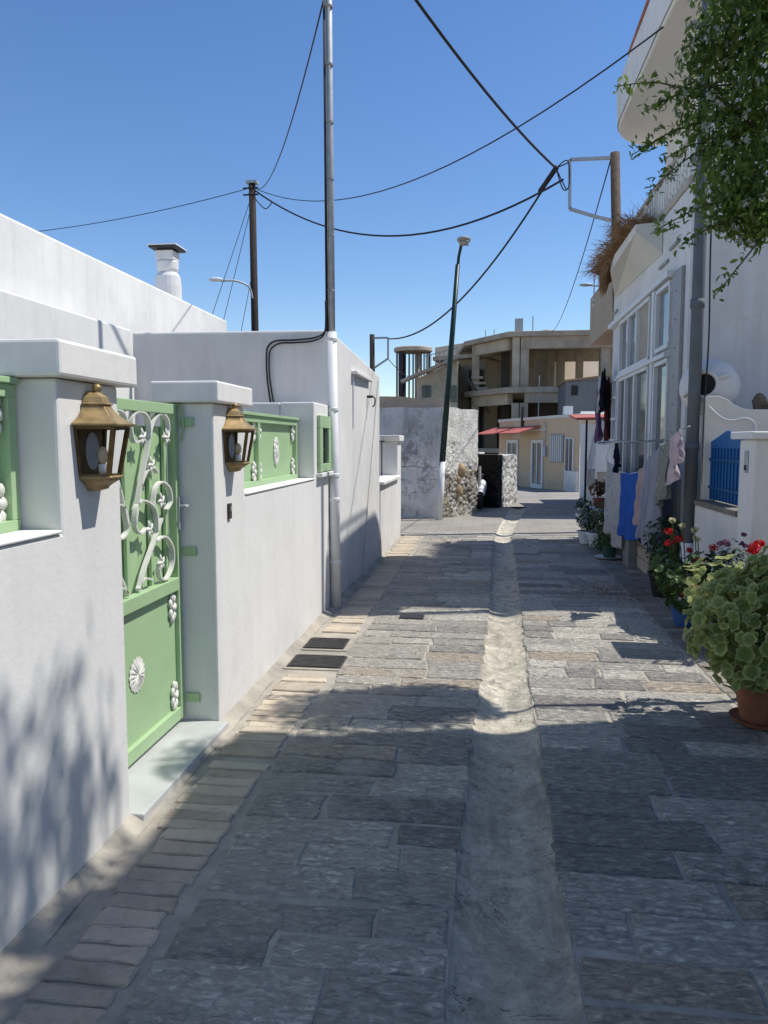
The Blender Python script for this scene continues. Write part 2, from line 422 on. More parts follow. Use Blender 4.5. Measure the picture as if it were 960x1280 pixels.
# ------------------------------------------------------------------ ground, road
def gz(y): return 0 if y < 16 else -.02 * (min(y, 56) - 16)
def lerp(tab, y):
    if y <= tab[0][0]: return tab[0][1]
    for (a, b), (c, d) in zip(tab, tab[1:]):
        if y <= c: return b + (d - b) * (y - a) / (c - a)
    return tab[-1][1]
def GL(y): return lerp([(-3, -.14), (2, -.10), (4.3, -.035), (7, .06), (13, .185), (20, .7)], y) + .012 * noise.noise(V((y * 2.5, 0, 0))) + .012 * noise.noise(V((y * 9, 5, 0)))
def GR(y): return lerp([(-3, .24), (2, .285), (4.8, .315), (7.4, .37), (13, .48), (20, 1.1)], y) + .012 * noise.noise(V((y * 2.5, 9, 0))) + .014 * noise.noise(V((y * 9, 15, 0)))
mb = MB()
ys = [-60, -20, -4, 0, 8, 16, 24, 32, 40, 48, 56, 90, 300, 1500]; xs = [-1500, -300, -40, -8, -2, 3, 9, 40, 300, 1500]
mb.add([(x, y, gz(y) - .09) for y in ys for x in xs], [(j * len(xs) + i, j * len(xs) + i + 1, (j + 1) * len(xs) + i + 1, (j + 1) * len(xs) + i) for j in range(len(ys) - 1) for i in range(len(xs) - 1)])
tag(mb.build('ground', EARTH), kind='structure')

def strip(xa, xb, y0, y1, step, dz, name, mat):
    m = MB(); n = int((y1 - y0) / step)
    rows = []
    for j in range(n + 1):
        y = y0 + (y1 - y0) * j / n
        rows.append((y, xa(y), xb(y)))
    m.add([(x, y, gz(y) + dz) for y, a, b in rows for x in (a, b)], [(2 * j, 2 * j + 1, 2 * j + 3, 2 * j + 2) for j in range(n)])
    return tag(m.build(name, mat), kind='structure')
strip(lambda y: -1.75, lambda y: GL(y), -3, 13.4, .2, -.008, 'pavement', MORTAR)
strip(lambda y: GR(y), lambda y: 2.6, -3, 13.4, .2, -.008, 'pavement', MORTAR)
# far road sheet with its drain line
strip(lambda y: -6, lambda y: GL(y), 13.4, 20, .3, -.002, 'road', ROAD)
strip(lambda y: GR(y), lambda y: 5, 13.4, 20, .3, -.002, 'road', ROAD)
strip(lambda y: -9, lambda y: 9, 20, 56, 1, -.002, 'road', ROAD)
# sunken gutter
mb = MB(); rows = []
y = -3.0
prof = [(-.02, 0.0), (.0, -.012), (.12, -.03), (.3, -.042), (.5, -.048), (.7, -.042), (.88, -.03), (1.0, -.012), (1.02, 0.0)]
while y < 20.01:
    a, b = GL(y), GR(y)
    for u, d in prof:
        x = a + (b - a) * u
        nz = noise.noise(V((x * 4, y * 3, 0))) * .006 + noise.noise(V((x * 14, y * 12, 3))) * .003
        edge = abs(u - .5) > .49
        mb.v.append((x, y, gz(y) + d + (0 if edge else nz) - (.006 if abs(u - .5) > .505 else 0))); mb.t.append(.5)
    rows.append(y); y += .08
n = len(prof)
mb.f = [(j * n + i, j * n + i + 1, (j + 1) * n + i + 1, (j + 1) * n + i) for j in range(len(rows) - 1) for i in range(n - 1)]
tag(mb.build('gutter', GUTTER, smooth=True), kind='structure')

def paver(m, x0, x1, y0, y1, g, top, tint, rough=.012):
    """one stone: irregular outline, eased edges"""
    x0 = min(x0, x1); 
    def edge(p, q):
        L = math.dist(p, q); k = max(2, int(L / .05))
        return [(p[0] + (q[0] - p[0]) * i / k, p[1] + (q[1] - p[1]) * i / k) for i in range(k)]
    cs = [(x0 + g, y0 + g), (x1 - g, y0 + g), (x1 - g, y1 - g), (x0 + g, y1 - g)]
    cs = [(a + random.uniform(-rough, rough), b + random.uniform(-rough, rough)) for a, b in cs]
    out = []
    for i in range(4): out += edge(cs[i], cs[(i + 1) % 4])
    out = [(a + random.uniform(-1, 1) * rough * .5, b + random.uniform(-1, 1) * rough * .5) for a, b in out]
    cx = sum(p[0] for p in out) / len(out); cy = sum(p[1] for p in out) / len(out)
    sx, sy = random.uniform(-.006, .006), random.uniform(-.008, .008)
    k = len(out); h = top + random.uniform(-.005, .003)
    def ring(e, z):
        r = []
        for a, b in out:
            dx, dy = cx - a, cy - b; L = math.hypot(dx, dy) or 1
            r.append((a + dx / L * e, b + dy / L * e, z + sx * (a - cx) + sy * (b - cy)))
        return r
    vs = ring(0, -.03) + ring(.0, h - .006) + ring(.007, h)
    fs = [(r * k + i, r * k + (i + 1) % k, (r + 1) * k + (i + 1) % k, (r + 1) * k + i) for r in range(2) for i in range(k)]
    fs.append(tuple(2 * k + i for i in range(k)))
    m.add(vs, fs, tint)

mb = MB()
for side in (0, 1):
    y = -2.0
    while y < 13.3:
        h = random.uniform(.17, .25)
        xa = (lambda t: -1.0 + .02 * math.sin(t * 3)) if side == 0 else GR
        xb = GL if side == 0 else (lambda t: 1.52 + .015 * math.sin(t * 4))
        ym = y + h / 2
        a, b = xa(ym) - (.0 if side == 0 else .004), xb(ym) + (.004 if side == 0 else 0)
        x = a
        while x < b - .02:
            L = random.choice([.26, .34, .42, .5, .62]) * random.uniform(.85, 1.15)
            if b - (x + L) < .22: L = b - x
            if random.random() < .996:
                paver(mb, x, x + L, y + random.uniform(-.012, .012), y + h + random.uniform(-.012, .012), random.choice([.004, .005, .006, .008, .011]), 0.0, random.random())
            x += L
        y += h
tag(mb.build('paving', SLAB), kind='structure')
mb = MB(); y = -2.0
while y < 12.9:
    h = random.uniform(.075, .105)
    if not (5.12 < y + h and y < 6.2):
        if random.random() < .97:
            paver(mb, (-1.29 if y < 2.9 else -1.34) + random.uniform(-.012, .012), -1.04 + random.uniform(-.012, .012), y, y + h, .004, .003, random.random(), .009)
    y += h
tag(mb.build('paving', BRICK), kind='structure')
mb = MB(); y = -2.0
while y < 13.2:
    h = random.uniform(.1, .13)
    x = 1.54
    for L in (random.uniform(.16, .26), .22, .24):
        if random.random() < .95: paver(mb, x, x + L, y, y + h, .006, .0, random.random(), .008)
        x += L
    y += h
tag(mb.build('paving', BRICKD), kind='structure')
# cement fillet along the foot of the left wall
mb = MB()
pts = [(-1.47, .035), (-1.44, .022), (-1.41, .004), (-1.385, -.006)]
yy = [2.0 - 4 + .1 * i for i in range(150)]
yy = [t for t in yy if t < 12.9]
for t in yy:
    for x, z in pts:
        mb.v.append((x + .012 * noise.noise(V((t * 3, x, 1))), t, z + .01 * noise.noise(V((t * 5, x * 9, 4))) * (1 if x > -1.46 else 0))); mb.t.append(.5)
mb.f = [(j * 4 + i, j * 4 + i + 1, (j + 1) * 4 + i + 1, (j + 1) * 4 + i) for j in range(len(yy) - 1) for i in range(3)]
tag(mb.build('kerb', MORTAR, smooth=True), kind='structure')

# manholes
def manhole(x0, x1, y0, y1, label):
    t = thing('manhole_cover', label, 'manhole cover', ((x0 + x1) / 2, (y0 + y1) / 2, 0), 'manhole covers beside the wall')
    m = MB(); m.box(x0 - .035, x1 + .035, y0 - .035, y1 + .035, -.05, .002); m.build('frame', MORTAR, t, bevel=.004)
    m = MB(); m.box(x0, x1, y0, y1, -.04, .008)
    for i in range(9):
        yy_ = y0 + (y1 - y0) * (i + .5) / 9
        m.box(x0 + .02, x1 - .02, yy_ - .012, yy_ + .012, .0085, .013)
    m.build('lid', METALG, t)
manhole(-1.38, -.99, 5.22, 5.52, 'dark ribbed manhole cover beside the white wall, the nearer of the two')
manhole(-1.38, -1.06, 5.72, 6.02, 'dark ribbed manhole cover beside the white wall, the smaller one farther up the lane')
mb = MB(); mb.box(-.75, -.53, 6.82, 7.0, -.03, .004)
for i in range(7): mb.box(-.745 + .03 * i, -.73 + .03 * i, 6.83, 6.99, .0045, .009)
tag(mb.build('drain_grate', METALG), 'small iron drain grate set flush in the slate paving', 'drain grate')

# ------------------------------------------------------------------ left: garden wall, gate, lanterns
def ornament(name, y, z, r, parent, x, n=7, spread=1.0):
    m = MB()
    random.seed(int(y * 100 + z * 1000))
    for i in range(n):
        a = 2 * math.pi * i / n
        m.blob((x + .006, y + math.cos(a) * r * .6, z + math.sin(a) * r * spread), (.012, r * .42, r * .42 * spread), 8, 5, .1)
    m.blob((x + .014, y, z), (.014, r * .4, r * .4), 8, 5)
    return m.build(name, WIRON, parent, smooth=True)

def garden_wall(poly, label, xb=-1.76, loc=(-1.6, 2, 0)):
    t = thing('garden_wall', label, 'wall', loc)
    m = MB(); m.prism(poly, xb, -1.46, 'x'); m.build('wall', WHITE, t, bevel=.012)
    return t
wa = garden_wall([(-3, -.1), (2.95, -.1), (2.95, 1.818), (2.5, 1.818), (2.5, 1.28), (1.05, 1.28), (1.05, 1.818), (.6, 1.818), (.6, 1.28), (-3, 1.28)],
                 'smooth white garden wall before the green gate, with a square capped pillar and lantern')
for a, b in ((2.5, 2.95), (.6, 1.05)):
    m = MB(); m.box(-1.83, -1.415, a - .05, b + .09, 1.82, 1.945); m.build('pillar_cap', WHITE, wa, bevel=.012)
def infill(parent, y0, y1, z0, z1, mids, x=-1.64):
    o = MB(); fw = .045
    o.box(x, x + .04, y0, y1, z1 - fw, z1); o.box(x, x + .04, y0, y1, z0, z0 + fw)
    for y_ in [y0] + mids + [y1 - fw]:
        o.box(x + .001, x + .039, y_, y_ + fw, z0 + fw, z1 - fw)
    o.box(x - .01, x + .055, y0 - .0, y1, z1 + .001, z1 + .022)
    fr = o.build('infill_panel', GREEN, parent, bevel=.003)
    s = MB(); s.box(x - .004, x + .004, y0 + .02, y1 - .02, z0 + .02, z1 - .02); s.build('sheet', GREEN, fr)
    edges = [y0 + fw] + mids + [y1 - fw]
    for a, b in zip(edges, edges[1:]):
        if a != edges[0]: a += fw
        for yy_ in (a + .045, b - .045):
            ornament('corner_ornament', yy_, z1 - fw - .06, .045, fr, x + .01, 7, 1.3)
            ornament('corner_ornament', yy_, z0 + fw + .06, .045, fr, x + .01, 7, 1.3)
    return fr
infill(wa, 1.07, 2.485, 1.285, 1.795, [])
wb = garden_wall([(4.05, -.1), (7.26, -.1), (7.26, 1.94), (6.55, 1.94), (6.55, 1.27), (4.58, 1.27), (4.58, 1.808), (4.05, 1.808)],
                 'smooth white garden wall beyond the gate, with green infill panels and a taller end block', loc=(-1.6, 5.5, 0))
m = MB(); m.box(-1.80, -1.415, 4.0, 4.63, 1.81, 1.925); m.build('pillar_cap', WHITE, wb, bevel=.012)
m = MB(); m.box(-2.08, -1.763, 6.553, 7.2, -.1, 1.937); m.build('end_block', WHITE, wb, bevel=.012)
fr = infill(wb, 4.6, 6.53, 1.275, 1.78, [5.36])
m = MB()
for i in range(14):
    a = 2 * math.pi * i / 14
    m.blob((-1.63, 5.93 + math.cos(a) * .05, 1.52 + math.sin(a) * .085), (.012, .022, .032), 8, 5, .1)
m.blob((-1.63, 5.93, 1.52), (.02, .035, .06), 10, 6); m.build('medallion', WIRON, fr, smooth=True)
c = MB(); x = -1.458
c.box(x, x + .03, 6.66, 7.16, 1.33, 1.40); c.box(x, x + .03, 6.66, 7.16, 1.72, 1.83)
c.box(x, x + .029, 6.66, 6.78, 1.402, 1.718); c.box(x, x + .029, 7.04, 7.16, 1.402, 1.718)
mc = c.build('meter_cabinet', GREEN, wb, bevel=.004)
c = MB(); c.box(x + .001, x + .008, 6.78, 7.04, 1.40, 1.72); c.build('pane', WIND, mc)
c = MB(); c.box(x + .01, x + .016, 6.90, 6.92, 1.402, 1.718); c.box(x + .01, x + .016, 6.782, 6.90, 1.52, 1.54); c.build('bars', BLACK, mc)
c = MB(); c.box(x, x + .05, 6.63, 7.19, 1.285, 1.322); c.build('sill', WHITE, mc, bevel=.005)
# sills of the openings (bright ledges)
for t, a, b, z in ((wa, 1.06, 2.495, 1.281), (wb, 4.59, 6.545, 1.271)):
    m = MB(); m.box(-1.598, -1.452, a, b, z, z + .012); m.build('sill', WHITE, t, bevel=.005)

# marble threshold
mb = MB(); mb.box(-1.78, -1.405, 2.955, 4.045, -.03, .035)
tag(mb.build('door_step', MARBLE, bevel=.006), 'pale marble threshold slab under the green gate', 'threshold')

# gate -----------------------------------------------------------
gate = thing('garden_gate', 'tall green metal gate with white scrollwork and rosette between two white pillars', 'gate', (-1.68, 3.5, .05))
GX = -1.70
f = MB(); Y0, Y1, Z0, Z1 = 2.97, 4.035, .06, 1.80
f.box(GX, GX + .045, Y0, Y0 + .05, Z0, Z1); f.box(GX, GX + .045, Y1 - .05, Y1, Z0, Z1)
f.box(GX + .001, GX + .044, Y0 + .051, Y1 - .051, Z0, Z0 + .07); f.box(GX + .001, GX + .044, Y0 + .051, Y1 - .051, Z1 - .055, Z1 - .001)
f.box(GX + .001, GX + .052, Y0 + .051, Y1 - .051, .79, .86)
f.build('frame', GREEN, gate, bevel=.004)
f = MB(); f.box(GX + .012, GX + .02, Y0 + .05, Y1 - .05, .13, .79); f.build('lower_sheet', GREEN, gate)
f = MB(); f.box(GX - .018, GX - .012, Y0 + .045, Y1 - .045, .86, Z1 - .12); f.build('upper_sheet', GREEN, gate)
f = MB()
for y_ in (3.20, 3.47, 3.74, 3.93): f.box(GX - .006, GX + .012, y_ - .016, y_ + .016, .86, Z1 - .055)
f.build('upright_bars', GREEN, gate, bevel=.002)
SCR = {'A': [(3.51, 1.2), (3.57, 1.36), (3.66, 1.54), (3.71, 1.65), (3.77, 1.72), (3.85, 1.745), (3.92, 1.72), (3.935, 1.66), (3.89, 1.62)],
       'B': [(3.69, 1.62), (3.695, 1.69), (3.65, 1.735), (3.57, 1.745), (3.51, 1.72), (3.49, 1.66), (3.52, 1.6), (3.585, 1.605)],
       'C': [(3.58, 1.38), (3.65, 1.45), (3.73, 1.47), (3.78, 1.44)],
       'D': [(3.71, 1.27), (3.75, 1.36), (3.83, 1.39), (3.92, 1.35), (3.94, 1.28), (3.88, 1.24)],
       'E': [(3.76, 1.14), (3.75, 1.24), (3.68, 1.29), (3.59, 1.31), (3.53, 1.28), (3.51, 1.19), (3.57, 1.15), (3.64, 1.17)],
       'F': [(3.82, 1.2), (3.72, 1.09), (3.6, .97), (3.53, .87)],
       'G': [(3.74, 1.09), (3.85, 1.1), (3.94, 1.03), (3.94, .94), (3.86, .875), (3.78, .89), (3.76, .94), (3.8, .98)],
       'H': [(3.53, .88), (3.59, .92), (3.68, .9)]}
def smooth(pts, n=6):
    o = []
    for i in range(len(pts) - 1):
        p0, p1, p2, p3 = pts[max(i - 1, 0)], pts[i], pts[i + 1], pts[min(i + 2, len(pts) - 1)]
        for k in range(n):
            t = k / n
            o.append(tuple(.5 * (2 * b + (c - a) * t + (2 * a - 5 * b + 4 * c - d) * t * t + (-a + 3 * b - 3 * c + d) * t ** 3) for a, b, c, d in zip(p0, p1, p2, p3)))
    o.append(tuple(pts[-1])); return o
def ribbon(m, pts, x, wd=.032, th=.011):
    n = len(pts); vs = []
    for i, (y_, z_) in enumerate(pts):
        a, b = pts[max(i - 1, 0)], pts[min(i + 1, n - 1)]
        d = V((b[0] - a[0], b[1] - a[1])).normalized(); nx, ny = -d.y * th / 2, d.x * th / 2
        vs += [(x, y_ + nx, z_ + ny), (x + wd, y_ + nx, z_ + ny), (x + wd, y_ - nx, z_ - ny), (x, y_ - nx, z_ - ny)]
    fs = [(4 * i + k, 4 * i + (k + 1) % 4, 4 * i + 4 + (k + 1) % 4, 4 * i + 4 + k) for i in range(n - 1) for k in range(4)]
    fs += [(3, 2, 1, 0), tuple(4 * (n - 1) + k for k in range(4))]
    m.add(vs, fs)
for mir in (0, 1):
    for k, pts in SCR.items():
        p = smooth(pts)
        if mir: p = [(3.47 * 2 - a, b) for a, b in p]
        m = MB(); ribbon(m, p, GX + .014 + (.003 if k in 'BDG' else 0), .026, .009)
        m.build('scroll', WIRON, gate, smooth=False)
    for y_, z_ in ((3.89, 1.62), (3.6, 1.62), (3.8, 1.29), (3.65, 1.16), (3.78, .97), (3.69, 1.48)):
        if mir: y_ = 6.94 - y_
        m = MB()
        for i in range(5):
            a = 2 * math.pi * i / 5 + .4
            q = [(GX + .03, y_, z_), (GX + .042, y_ + .018 * math.cos(a), z_ + .018 * math.sin(a)), (GX + .04, y_ + .042 * math.cos(a + .2), z_ + .048 * math.sin(a + .2))]
            m.tube(q, [.005, .010, .003], 6)
        m.blob((GX + .04, y_, z_), .012, 8, 5)
        m.build('flower', WIRON, gate, smooth=True)
m = MB(); vs = []; NR, NA = 9, 96                        # fluted oval rosette on the lower sheet
for i in range(NR + 1):
    r = i / NR
    for k in range(NA):
        a = 2 * math.pi * k / NA; fl = abs(math.cos(8 * a + (r > .45) * .2))
        edge = r * (.9 + .1 * fl)
        hgt = .004 + .007 * fl * math.sin(math.pi * min(r * 1.05, 1)) + (.005 if r < .3 else 0) + (.003 if .3 < r < .6 else 0)
        vs.append((GX + .02 + hgt, 3.5 + .088 * edge * math.cos(a), .46 + .09 * edge * math.sin(a)))
m.add(vs, [(i * NA + k, i * NA + (k + 1) % NA, (i + 1) * NA + (k + 1) % NA, (i + 1) * NA + k) for i in range(NR) for k in range(NA)])
m.build('rosette', WIRON, gate, smooth=True)
for y_, z_ in ((3.93, .70), (3.93, .21), (3.07, .70), (3.07, .21)): ornament('corner_ornament', y_, z_, .045, gate, GX + .024, 7, 1.35)
m = MB(); m.box(GX + .046, GX + .056, 3.995, 4.025, 1.12, 1.30); m.tube([(GX + .056, 4.01, 1.25), (GX + .10, 4.01, 1.25), (GX + .105, 3.95, 1.25)], .008); m.build('latch', GALV, gate)
for z_ in (1.68, .97, .14):
    m = MB(); m.box(GX + .05, GX + .13, 4.037, 4.048, z_, z_ + .05); m.build('hinge_tab', GREEN, gate, bevel=.002)
m = MB(); m.tube(smooth([(GX + .06, 4.03, 1.60), (GX + .075, 4.03, 1.68), (GX + .07, 4.03, 1.76), (GX + .05, 4.03, 1.80), (GX + .03, 4.03, 1.78)]), .006); m.build('hook', GREEN, gate)

# lanterns -------------------------------------------------------
def lantern(loc, label):
    t = thing('wall_lantern', label, 'lantern', loc, 'brass lanterns on the gate pillars')
    ox, oy, oz = loc
    def ring(w_, d_, z_):                                # half hexagon against the wall
        w_ *= .76; d_ *= .78; z_ *= .9
        return [(ox + .004, oy - w_, oz + z_), (ox + d_, oy - w_ * .52, oz + z_), (ox + d_, oy + w_ * .52, oz + z_), (ox + .004, oy + w_, oz + z_)]
    def loft(rings, m):
        vs = [p for r in rings for p in r]; n = 4
        fs = [(i * n + k, i * n + (k + 1) % n, (i + 1) * n + (k + 1) % n, (i + 1) * n + k) for i in range(len(rings) - 1) for k in range(n)]
        fs += [(3, 2, 1, 0), tuple((len(rings) - 1) * n + k for k in range(n))]
        m.add(vs, fs)
    m = MB(); loft([ring(.148, .165, .262), ring(.178, .19, .268), ring(.178, .19, .276), ring(.15, .163, .286), ring(.115, .135, .305), ring(.085, .11, .330), ring(.07, .095, .352)], m)
    loft([ring(.078, .104, .352), ring(.08, .106, .358), ring(.072, .098, .362)], m)
    loft([ring(.07, .094, .362), ring(.058, .085, .385), ring(.034, .06, .403), ring(.014, .04, .41)], m)
    roof = m.build('roof', BRASS, t, bevel=.002)
    m = MB(); m.blob((ox + .035, oy, oz + .38), (.018, .018, .016), 12, 8); m.tube([(ox + .035, oy, oz + .355), (ox + .035, oy, oz + .38)], .011, 10); m.build('finial', BRASS, roof, smooth=True)
    top, bot = ring(.142, .158, .262), ring(.105, .118, .062)
    m = MB()
    for a, b in zip(top, bot): m.bar(b, a, .016, .014)
    for r in (top, bot):
        for a, b in zip(r[:-1], r[1:]): m.bar(a, b, .014, .016)
    m.build('cage', BRASSD, t)
    for i in range(3):
        m = MB(); m.add([bot[i], bot[i + 1], top[i + 1], top[i]], [(0, 1, 2, 3)]); m.build('pane', CLEAR, t)
    m = MB(); loft([ring(.118, .132, .05), ring(.122, .137, .056), ring(.116, .13, .064)], m)
    loft([ring(.03, .045, 0), ring(.055, .075, .008), ring(.06, .08, .018), ring(.07, .095, .028), ring(.1, .12, .044), ring(.108, .122, .05)], m)
    m.build('tray', BRASS, t, bevel=.002)
    m = MB(); m.box(ox + .001, ox + .008, oy - .084, oy + .084, oz + .055, oz + .237); bp = m.build('back_plate', BRASSD, t)
    m = MB(); m.prism([(oy + .048 * math.cos(a), oz + .148 + .07 * math.sin(a)) for a in [2 * math.pi * i / 24 for i in range(24)]], ox + .009, ox + .012, 'x'); m.build('reflector', MIRROR, bp)
    m = MB(); m.lathe([(.016, .058), (.017, .098), (.013, .10)], (ox + .05, oy, oz), 12); m.build('bulb_holder', WPLAST, t, smooth=True)
    m = MB(); m.blob((ox + .05, oy, oz + .132), (.02, .02, .034), 12, 8); m.build('bulb', BULB, t, smooth=True)
    return t
lantern((-1.46, 2.715, 1.417), 'large aged brass lantern on the near gate pillar, the bigger looking one')
lantern((-1.46, 4.31, 1.425), 'aged brass lantern on the far gate pillar, above the small doorbell plate')
t = thing('doorbell', 'small dark doorbell plate under the lantern on the far gate pillar', 'doorbell', (-1.46, 4.27, 1.2))
m = MB(); m.box(-1.459, -1.447, 4.245, 4.295, 1.155, 1.245); m.build('plate', simple('dark_plastic', rgb(.06, .045, .04), .4, .1), t, bevel=.003)
m = MB(); m.box(-1.4465, -1.442, 4.257, 4.283, 1.20, 1.225); m.build('button', GALU, t)

# ------------------------------------------------------------------ left: houses
hl = thing('white_house', 'big white flat-roofed house with long parapet and round chimney behind the garden wall', 'house', (-6, 6, 0))
m = MB(); m.box(-9, -3.44, -6, 7.275, -.1, 2.69); m.build('lower_wing', WHITE, hl, bevel=.02)
m = MB(); m.add([(-13, -6, -.1), (-3.92, -6, -.1), (-3.92, 11.57, -.1), (-13, 11.57, -.1), (-13, -6, 3.55), (-3.92, -6, 3.50), (-3.92, 11.57, 3.44), (-13, 11.57, 3.5)],
                [(3, 2, 1, 0), (4, 5, 6, 7), (0, 1, 5, 4), (1, 2, 6, 5), (2, 3, 7, 6), (3, 0, 4, 7)])
m.build('upper_storey', WHITE2, hl, bevel=.03)
CX_, CY_ = -4.36, 10.4
ch = MB(); ch.lathe([(.175, 3.2), (.18, 3.72), (.168, 3.86), (.13, 3.92)], (CX_, CY_, 0), 20)
ch.lathe([(.12, 3.9), (.145, 3.96), (.148, 4.05), (.13, 4.08)], (CX_, CY_, 0), 16)
ch.box(CX_ - .125, CX_ + .125, CY_ - .125, CY_ + .125, 4.08, 4.2)
co = ch.build('chimney', WHITE2, hl, bevel=.01)
m = MB(); m.box(CX_ - .19, CX_ + .19, CY_ - .19, CY_ + .19, 4.225, 4.25); m.box(CX_ - .1, CX_ + .1, CY_ - .1, CY_ + .1, 4.2, 4.224); m.build('cowl', METALG, co)
m = MB(); m.box(CX_ - .20, CX_ + .20, CY_ - .20, CY_ + .20, 4.252, 4.266); m.build('cowl_plate', WPIPE, co)

hf = thing('white_house', 'white house corner with galvanised pole on it, blank sunlit side along the lane', 'house', (-2.5, 8.8, 0))
m = MB(); X1 = -1.462
m.add([(-3.438, 7.28, -.1), (X1, 7.28, -.1), (-1.41, 10.4, -.1), (-3.438, 10.4, -.1), (-3.438, 7.28, 2.665), (X1, 7.28, 2.655), (-1.41, 10.4, 2.48), (-3.438, 10.4, 2.5)],
      [(3, 2, 1, 0), (4, 5, 6, 7), (0, 1, 5, 4), (1, 2, 6, 5), (2, 3, 7, 6), (3, 0, 4, 7)])
m.build('wall', WHITE2, hf, bevel=.02)
m = MB(); m.box(-1.45, -1.375, 8.35, 9.5, 2.33, 2.37); m.build('ledge', WHITE, hf, bevel=.008)
m = MB(); m.tube([(-1.435, 8.42, 2.33), (-1.435, 8.42, 1.75)], .012); m.build('conduit', WPIPE, hf)
m = MB(); m.box(-1.43, -1.36, 9.36, 9.40, 2.13, 2.16); m.tube(smooth([(-1.36, 9.38, 2.15), (-1.33, 9.38, 2.12), (-1.335, 9.38, 2.05), (-1.36, 9.38, 2.02)]), .008); m.build('wall_hook', METALG, hf)
m = MB(); m.tube([(-1.405, 10.2, 2.4), (-1.425, 8.9, -.02)], .004); m.build('thin_cord', GALU, hf)

wc = thing('low_wall', 'low white wall with open window gap and pillar with flared cap beside the ruin', 'wall', (-1.45, 11.7, 0))
m = MB(); m.prism([(10.42, -.1), (13.03, -.1), (13.03, 1.6), (12.5, 1.6), (12.5, 1.0), (10.42, 1.0)], -1.78, -1.40, 'x'); m.build('wall', WHITE2, wc, bevel=.015)
m = MB(); m.prism([(12.46, 1.602), (13.07, 1.602), (13.14, 1.67), (13.14, 1.70), (12.39, 1.70), (12.39, 1.67)], -1.83, -1.36, 'x'); m.build('pillar_cap', WHITE2, wc, bevel=.01)
m = MB(); m.box(-1.80, -1.35, 10.425, 12.495, 1.002, 1.05); m.build('sill', WHITE, wc, bevel=.01)
m = MB()
for i in range(5): m.tube([(-1.62, 11.0 + .3 * i, 1.05), (-1.62, 11.0 + .3 * i, 1.62)], .01, 6)
m.bar((-1.62, 10.5, 1.6), (-1.62, 12.48, 1.6), .02); m.build('grille', BLACK, wc)

# street mast and its cables
ms = thing('utility_mast', 'tall galvanised mast standing on white lower pipe at the house corner', 'pole', (-1.40, 7.22, 0))
m = MB(); m.tube([(-1.40, 7.2, -.02), (-1.43, 7.2, 2.62)], .048, 16); m.build('lower_pipe', WPIPE, ms, smooth=True)
m = MB(); m.tube([(-1.43, 7.2, 2.60), (-1.435, 7.2, 4.2), (-1.44, 7.2, 6.8)], [.034, .032, .030], 14); m.build('upper_pipe', GALV, ms, smooth=True)
m = MB(); m.tube([(-1.462, 7.165, 2.62), (-1.47, 7.165, 4.5), (-1.475, 7.165, 6.8)], .009, 6); m.tube([(-1.47, 7.145, 2.62), (-1.474, 7.15, 4.5), (-1.48, 7.15, 6.8)], .006, 6); m.build('cable_run', WIRE, ms, smooth=True)
for z_ in (1.90, 1.28, 1.05, .45, 2.55):
    m = MB(); m.lathe([(.05, z_ - .018), (.055, z_ - .012), (.055, z_ + .012), (.05, z_ + .018)], (-1.40 - .03 * z_ / 2.6, 7.2, 0), 16); m.box(-1.50, -1.46, 7.195, 7.26, z_ - .015, z_ + .015); m.build('clamp', WPIPE, ms)
for z_ in (3.0, 3.5, 4.0, 4.5, 5.0, 5.5):
    m = MB(); m.lathe([(.04, z_ - .008), (.04, z_ + .008)], (-1.437, 7.19, 0), 12); m.build('cable_tie', GALU, ms)
m = MB()
m.tube(smooth([(-1.475, 7.15, 2.9), (-1.478, 7.17, 2.72), (-1.50, 7.20, 2.62), (-1.60, 7.225, 2.575), (-1.8, 7.25, 2.56), (-1.98, 7.25, 2.555), (-2.06, 7.25, 2.50), (-2.075, 7.25, 2.38), (-2.07, 7.25, 2.2), (-2.04, 7.25, 1.96)]), .009, 6)
m.tube(smooth([(-1.47, 7.14, 2.9), (-1.475, 7.165, 2.70), (-1.51, 7.20, 2.59), (-1.62, 7.225, 2.545), (-1.8, 7.25, 2.535), (-1.95, 7.25, 2.53), (-2.035, 7.25, 2.47), (-2.05, 7.25, 2.36), (-2.045, 7.25, 2.2), (-2.01, 7.25, 1.96)]), .008, 6)
tag(m.build('wall_cable', WIRE, smooth=True), 'pair of black cables looping along the shaded white house wall', 'cable')

